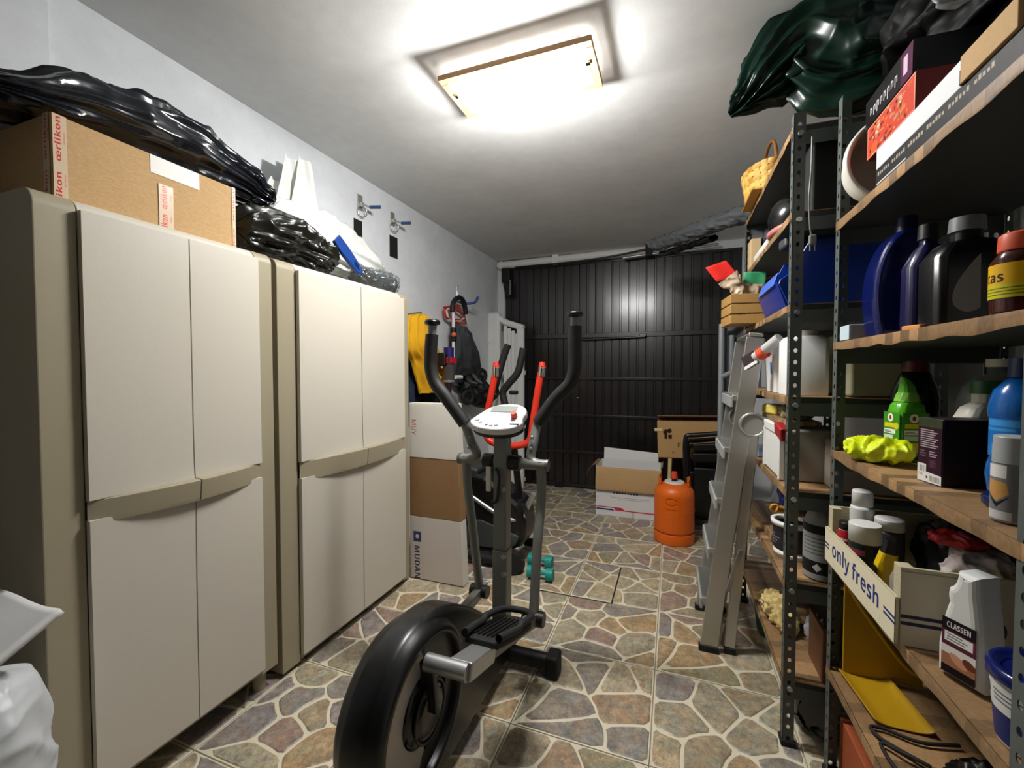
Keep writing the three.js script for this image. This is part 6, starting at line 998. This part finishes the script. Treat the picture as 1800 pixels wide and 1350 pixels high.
{ // fifth board (0.906)
  const y = FS[4];
  const d = thing('drawer_box', 'white plastic drawer box with panelled front on the fifth far board', 'box', [0.48, y, -2.02]);
  part(d, 'body', rbox(0.19, 0.19, 0.3, 0.006), mat(0x9c968a, 0.5), [0.01, 0.096, 0]); part(d, 'front', rbox(0.012, 0.17, 0.26, 0.004), M.white, [-0.09, 0.09, 0]); part(d, 'lip', rbox(0.02, 0.035, 0.3, 0.005), M.white, [-0.092, 0.185, 0]);
  for (const s of [-1, 1]) part(d, 'frame', rbox(0.02, 0.19, 0.025, 0.004), M.white, [-0.092, 0.096, s * 0.1425]);
  one('taupe_box', 'taupe plastic drawer box behind the near upright on fifth far board', 'box', rbox(0.22, 0.17, 0.12, 0.008), mat(0x8f8578, 0.55), [0.63, y + 0.086, -1.80]);
  one('plank', 'short pale plank lying on the white drawer box', 'plank', rbox(0.12, 0.018, 0.36, 0.002), M.shelf, [0.46, y + 0.212, -2.1], [0, 0.05, 0]);
  one('sponge', 'yellow cleaning sponge on the pale plank', 'sponge', rbox(0.07, 0.045, 0.1, 0.012), mat(0xd7c65c, 0.9), [0.43, y + 0.244, -2.2], [0, 0.4, 0]);
  one('work_glove', 'pair of soiled cream gloves behind the yellow sponge', 'gloves', sack([[0.45, y + 0.24, -2.12, 0.02, 0.01], [0.46, y + 0.245, -2.08, 0.04, 0.024], [0.47, y + 0.245, -2.0, 0.045, 0.024], [0.48, y + 0.24, -1.94, 0.02, 0.012]], { amp: 0.03, freq: 15, nu: 50, nv: 40, floorY: y + 0.2225 }), mat(0xa59a78, 0.85));
  one('red_clamp', 'red metal clamp hanging over the white drawer front', 'clamp', rbox(0.03, 0.05, 0.1, 0.008), mat(0x9c1d22, 0.4), [XF2 + 0.005, y + 0.19, -1.84], [0.15, 0, 0.1]);
  one('blue_wedge', 'pale-blue plastic wedge beside the plank end', 'wedge', rbox(0.05, 0.05, 0.04, 0.006), mat(0x9fb2d8, 0.5), [XF2 + 0.035, y + 0.026, -2.36]);
}
{ // sixth board (0.585)
  const y = FS[5];
  const bb = thing('blue_tote', 'royal-blue tote bag with magenta panel on the sixth far board', 'bag', [0.55, y, -2.4]);
  wpart(bb, 'bag', sack([[0.6, y + 0.01, -2.4, 0.1, 0.1], [0.6, y + 0.1, -2.4, 0.11, 0.1], [0.6, y + 0.2, -2.4, 0.09, 0.1], [0.61, y + 0.26, -2.4, 0.02, 0.02]], { amp: 0.05, freq: 6, up: V(0, 0, 1), nu: 70, nv: 60, floorY: y + 0.001, clamp: w => { w.x = Math.max(w.x, 0.49); } }), mat(0x0c2a80, 0.35)); wpart(bb, 'panel', rbox(0.006, 0.07, 0.12, 0.003).rotateZ(0.2).translate(0.49, y + 0.2, -2.33), mat(0x8c2c50, 0.4), 'magenta panel');
  const rl = thing('paint_roller', 'orange-yellow paint-roller handle sticking out of the sixth far board', 'roller', [0.43, y + 0.2, -2.05]);
  const a = PX(1362, 893, 0.37), b = a.clone().add(V(0.1, -0.03, -0.06)); wpart(rl, 'grip', rod(a, b, 0.014, 18), mat(0xc98f35, 0.45)); wpart(rl, 'end_loop', new THREE.TorusGeometry(0.012, 0.006, 8, 20).translate(a.x, a.y, a.z), mat(0xc98f35, 0.45));
  const pt = thing('paint_tin', 'black and white paint tub with wire handle on the sixth far board', 'tub', [0.455, y, -1.98]);
  part(pt, 'pail', lathe([[0, 0.002], [0.062, 0.002], [0.068, 0.12], [0.073, 0.122], [0.073, 0.132], [0.065, 0.132]], 40), mat(0x2a2429, 0.4)); part(pt, 'rim', lathe([[0.062, 0.125], [0.076, 0.125], [0.077, 0.142], [0.062, 0.142], [0.062, 0.125]], 40), M.white); part(pt, 'base_ring', lathe([[0, 0], [0.066, 0], [0.067, 0.028], [0, 0.028]], 40), M.offwhite);
  const tl = canvasTex(256, 96, (g, W, H) => { g.fillStyle = '#2a2429'; g.fillRect(0, 0, W, H); lines(g, 20, 20, 160, 4, 16, '#8a8288', 6); }); part(pt, 'label', wrap(0.0685, 0.07, -2.6, 0), lbl(tl), [0, 0.07, 0]);
  const sb = thing('thinner_bottle', 'grey-white solvent bottle with diamond warning mark beside the paint tub', 'bottle', [0.505, y, -1.81]);
  part(sb, 'bottle', lathe([[0, 0], [0.052, 0], [0.055, 0.006], [0.055, 0.2], [0.04, 0.235], [0.022, 0.25], [0.022, 0.27], [0, 0.27]], 36), mat(0x9b9d9a, 0.4)); part(sb, 'cap', cyl(0.026, 0.026, 0.02, 24), mat(0x8e9090, 0.4), [0, 0.278, 0]);
  const ts = canvasTex(256, 256, (g, W, H) => { g.fillStyle = '#8f918f'; g.fillRect(0, 0, W, H); g.fillStyle = '#141416'; g.fillRect(0, 0, W, 40); g.fillRect(0, 170, W, 60); g.fillStyle = '#b9b9b6'; g.save(); g.translate(128, 200); g.rotate(PI / 4); g.fillRect(-14, -14, 28, 28); g.restore(); lines(g, 60, 60, 140, 5, 18, '#5f615f', 6); }); part(sb, 'label', wrap(0.0556, 0.19, -2.2, 1.2), lbl(ts), [0, 0.1, 0]);
  one('offcut', 'pale timber offcut lying along the edge of the sixth far board', 'timber', rbox(0.08, 0.03, 0.55, 0.003), M.shelf, [XF2 + 0.06, y + 0.016, -2.38], [0, 0.03, 0]);
}
{ // seventh board (0.238)
  const y = FS[6];
  one('rubber_glove', 'yellow-cream rubber gloves heaped on the lowest far board', 'gloves', sack([[0.42, y + 0.02, -2.3, 0.02, 0.015], [0.43, y + 0.04, -2.22, 0.045, 0.035], [0.45, y + 0.05, -2.1, 0.05, 0.045], [0.45, y + 0.03, -1.98, 0.02, 0.015]], { amp: 0.045, freq: 11, nu: 70, nv: 60, floorY: y + 0.001 }), mat(0xcdb677, 0.6));
  one('white_rag', 'small white and blue cloth next to the rubber gloves', 'rag', sack([[0.53, y + 0.02, -2.04, 0.01, 0.02], [0.535, y + 0.06, -1.96, 0.03, 0.06], [0.54, y + 0.05, -1.92, 0.01, 0.02]], { amp: 0.03, freq: 14, nu: 50, nv: 40, floorY: y + 0.001 }), mat(0xb9bfcb, 0.7));
  one('dark_timber', 'brown board leaning inside the lowest far shelf', 'timber', rbox(0.012, 0.18, 0.16, 0.003), mat(0x6b4526, 0.6), [0.5, y + 0.095, -1.82]);
  one('black_box', 'black plastic box at the back of the lowest far board', 'box', rbox(0.18, 0.24, 0.6, 0.01), M.rubber, [0.69, y + 0.121, -2.2]);
}
renderer.render(scene, camera);
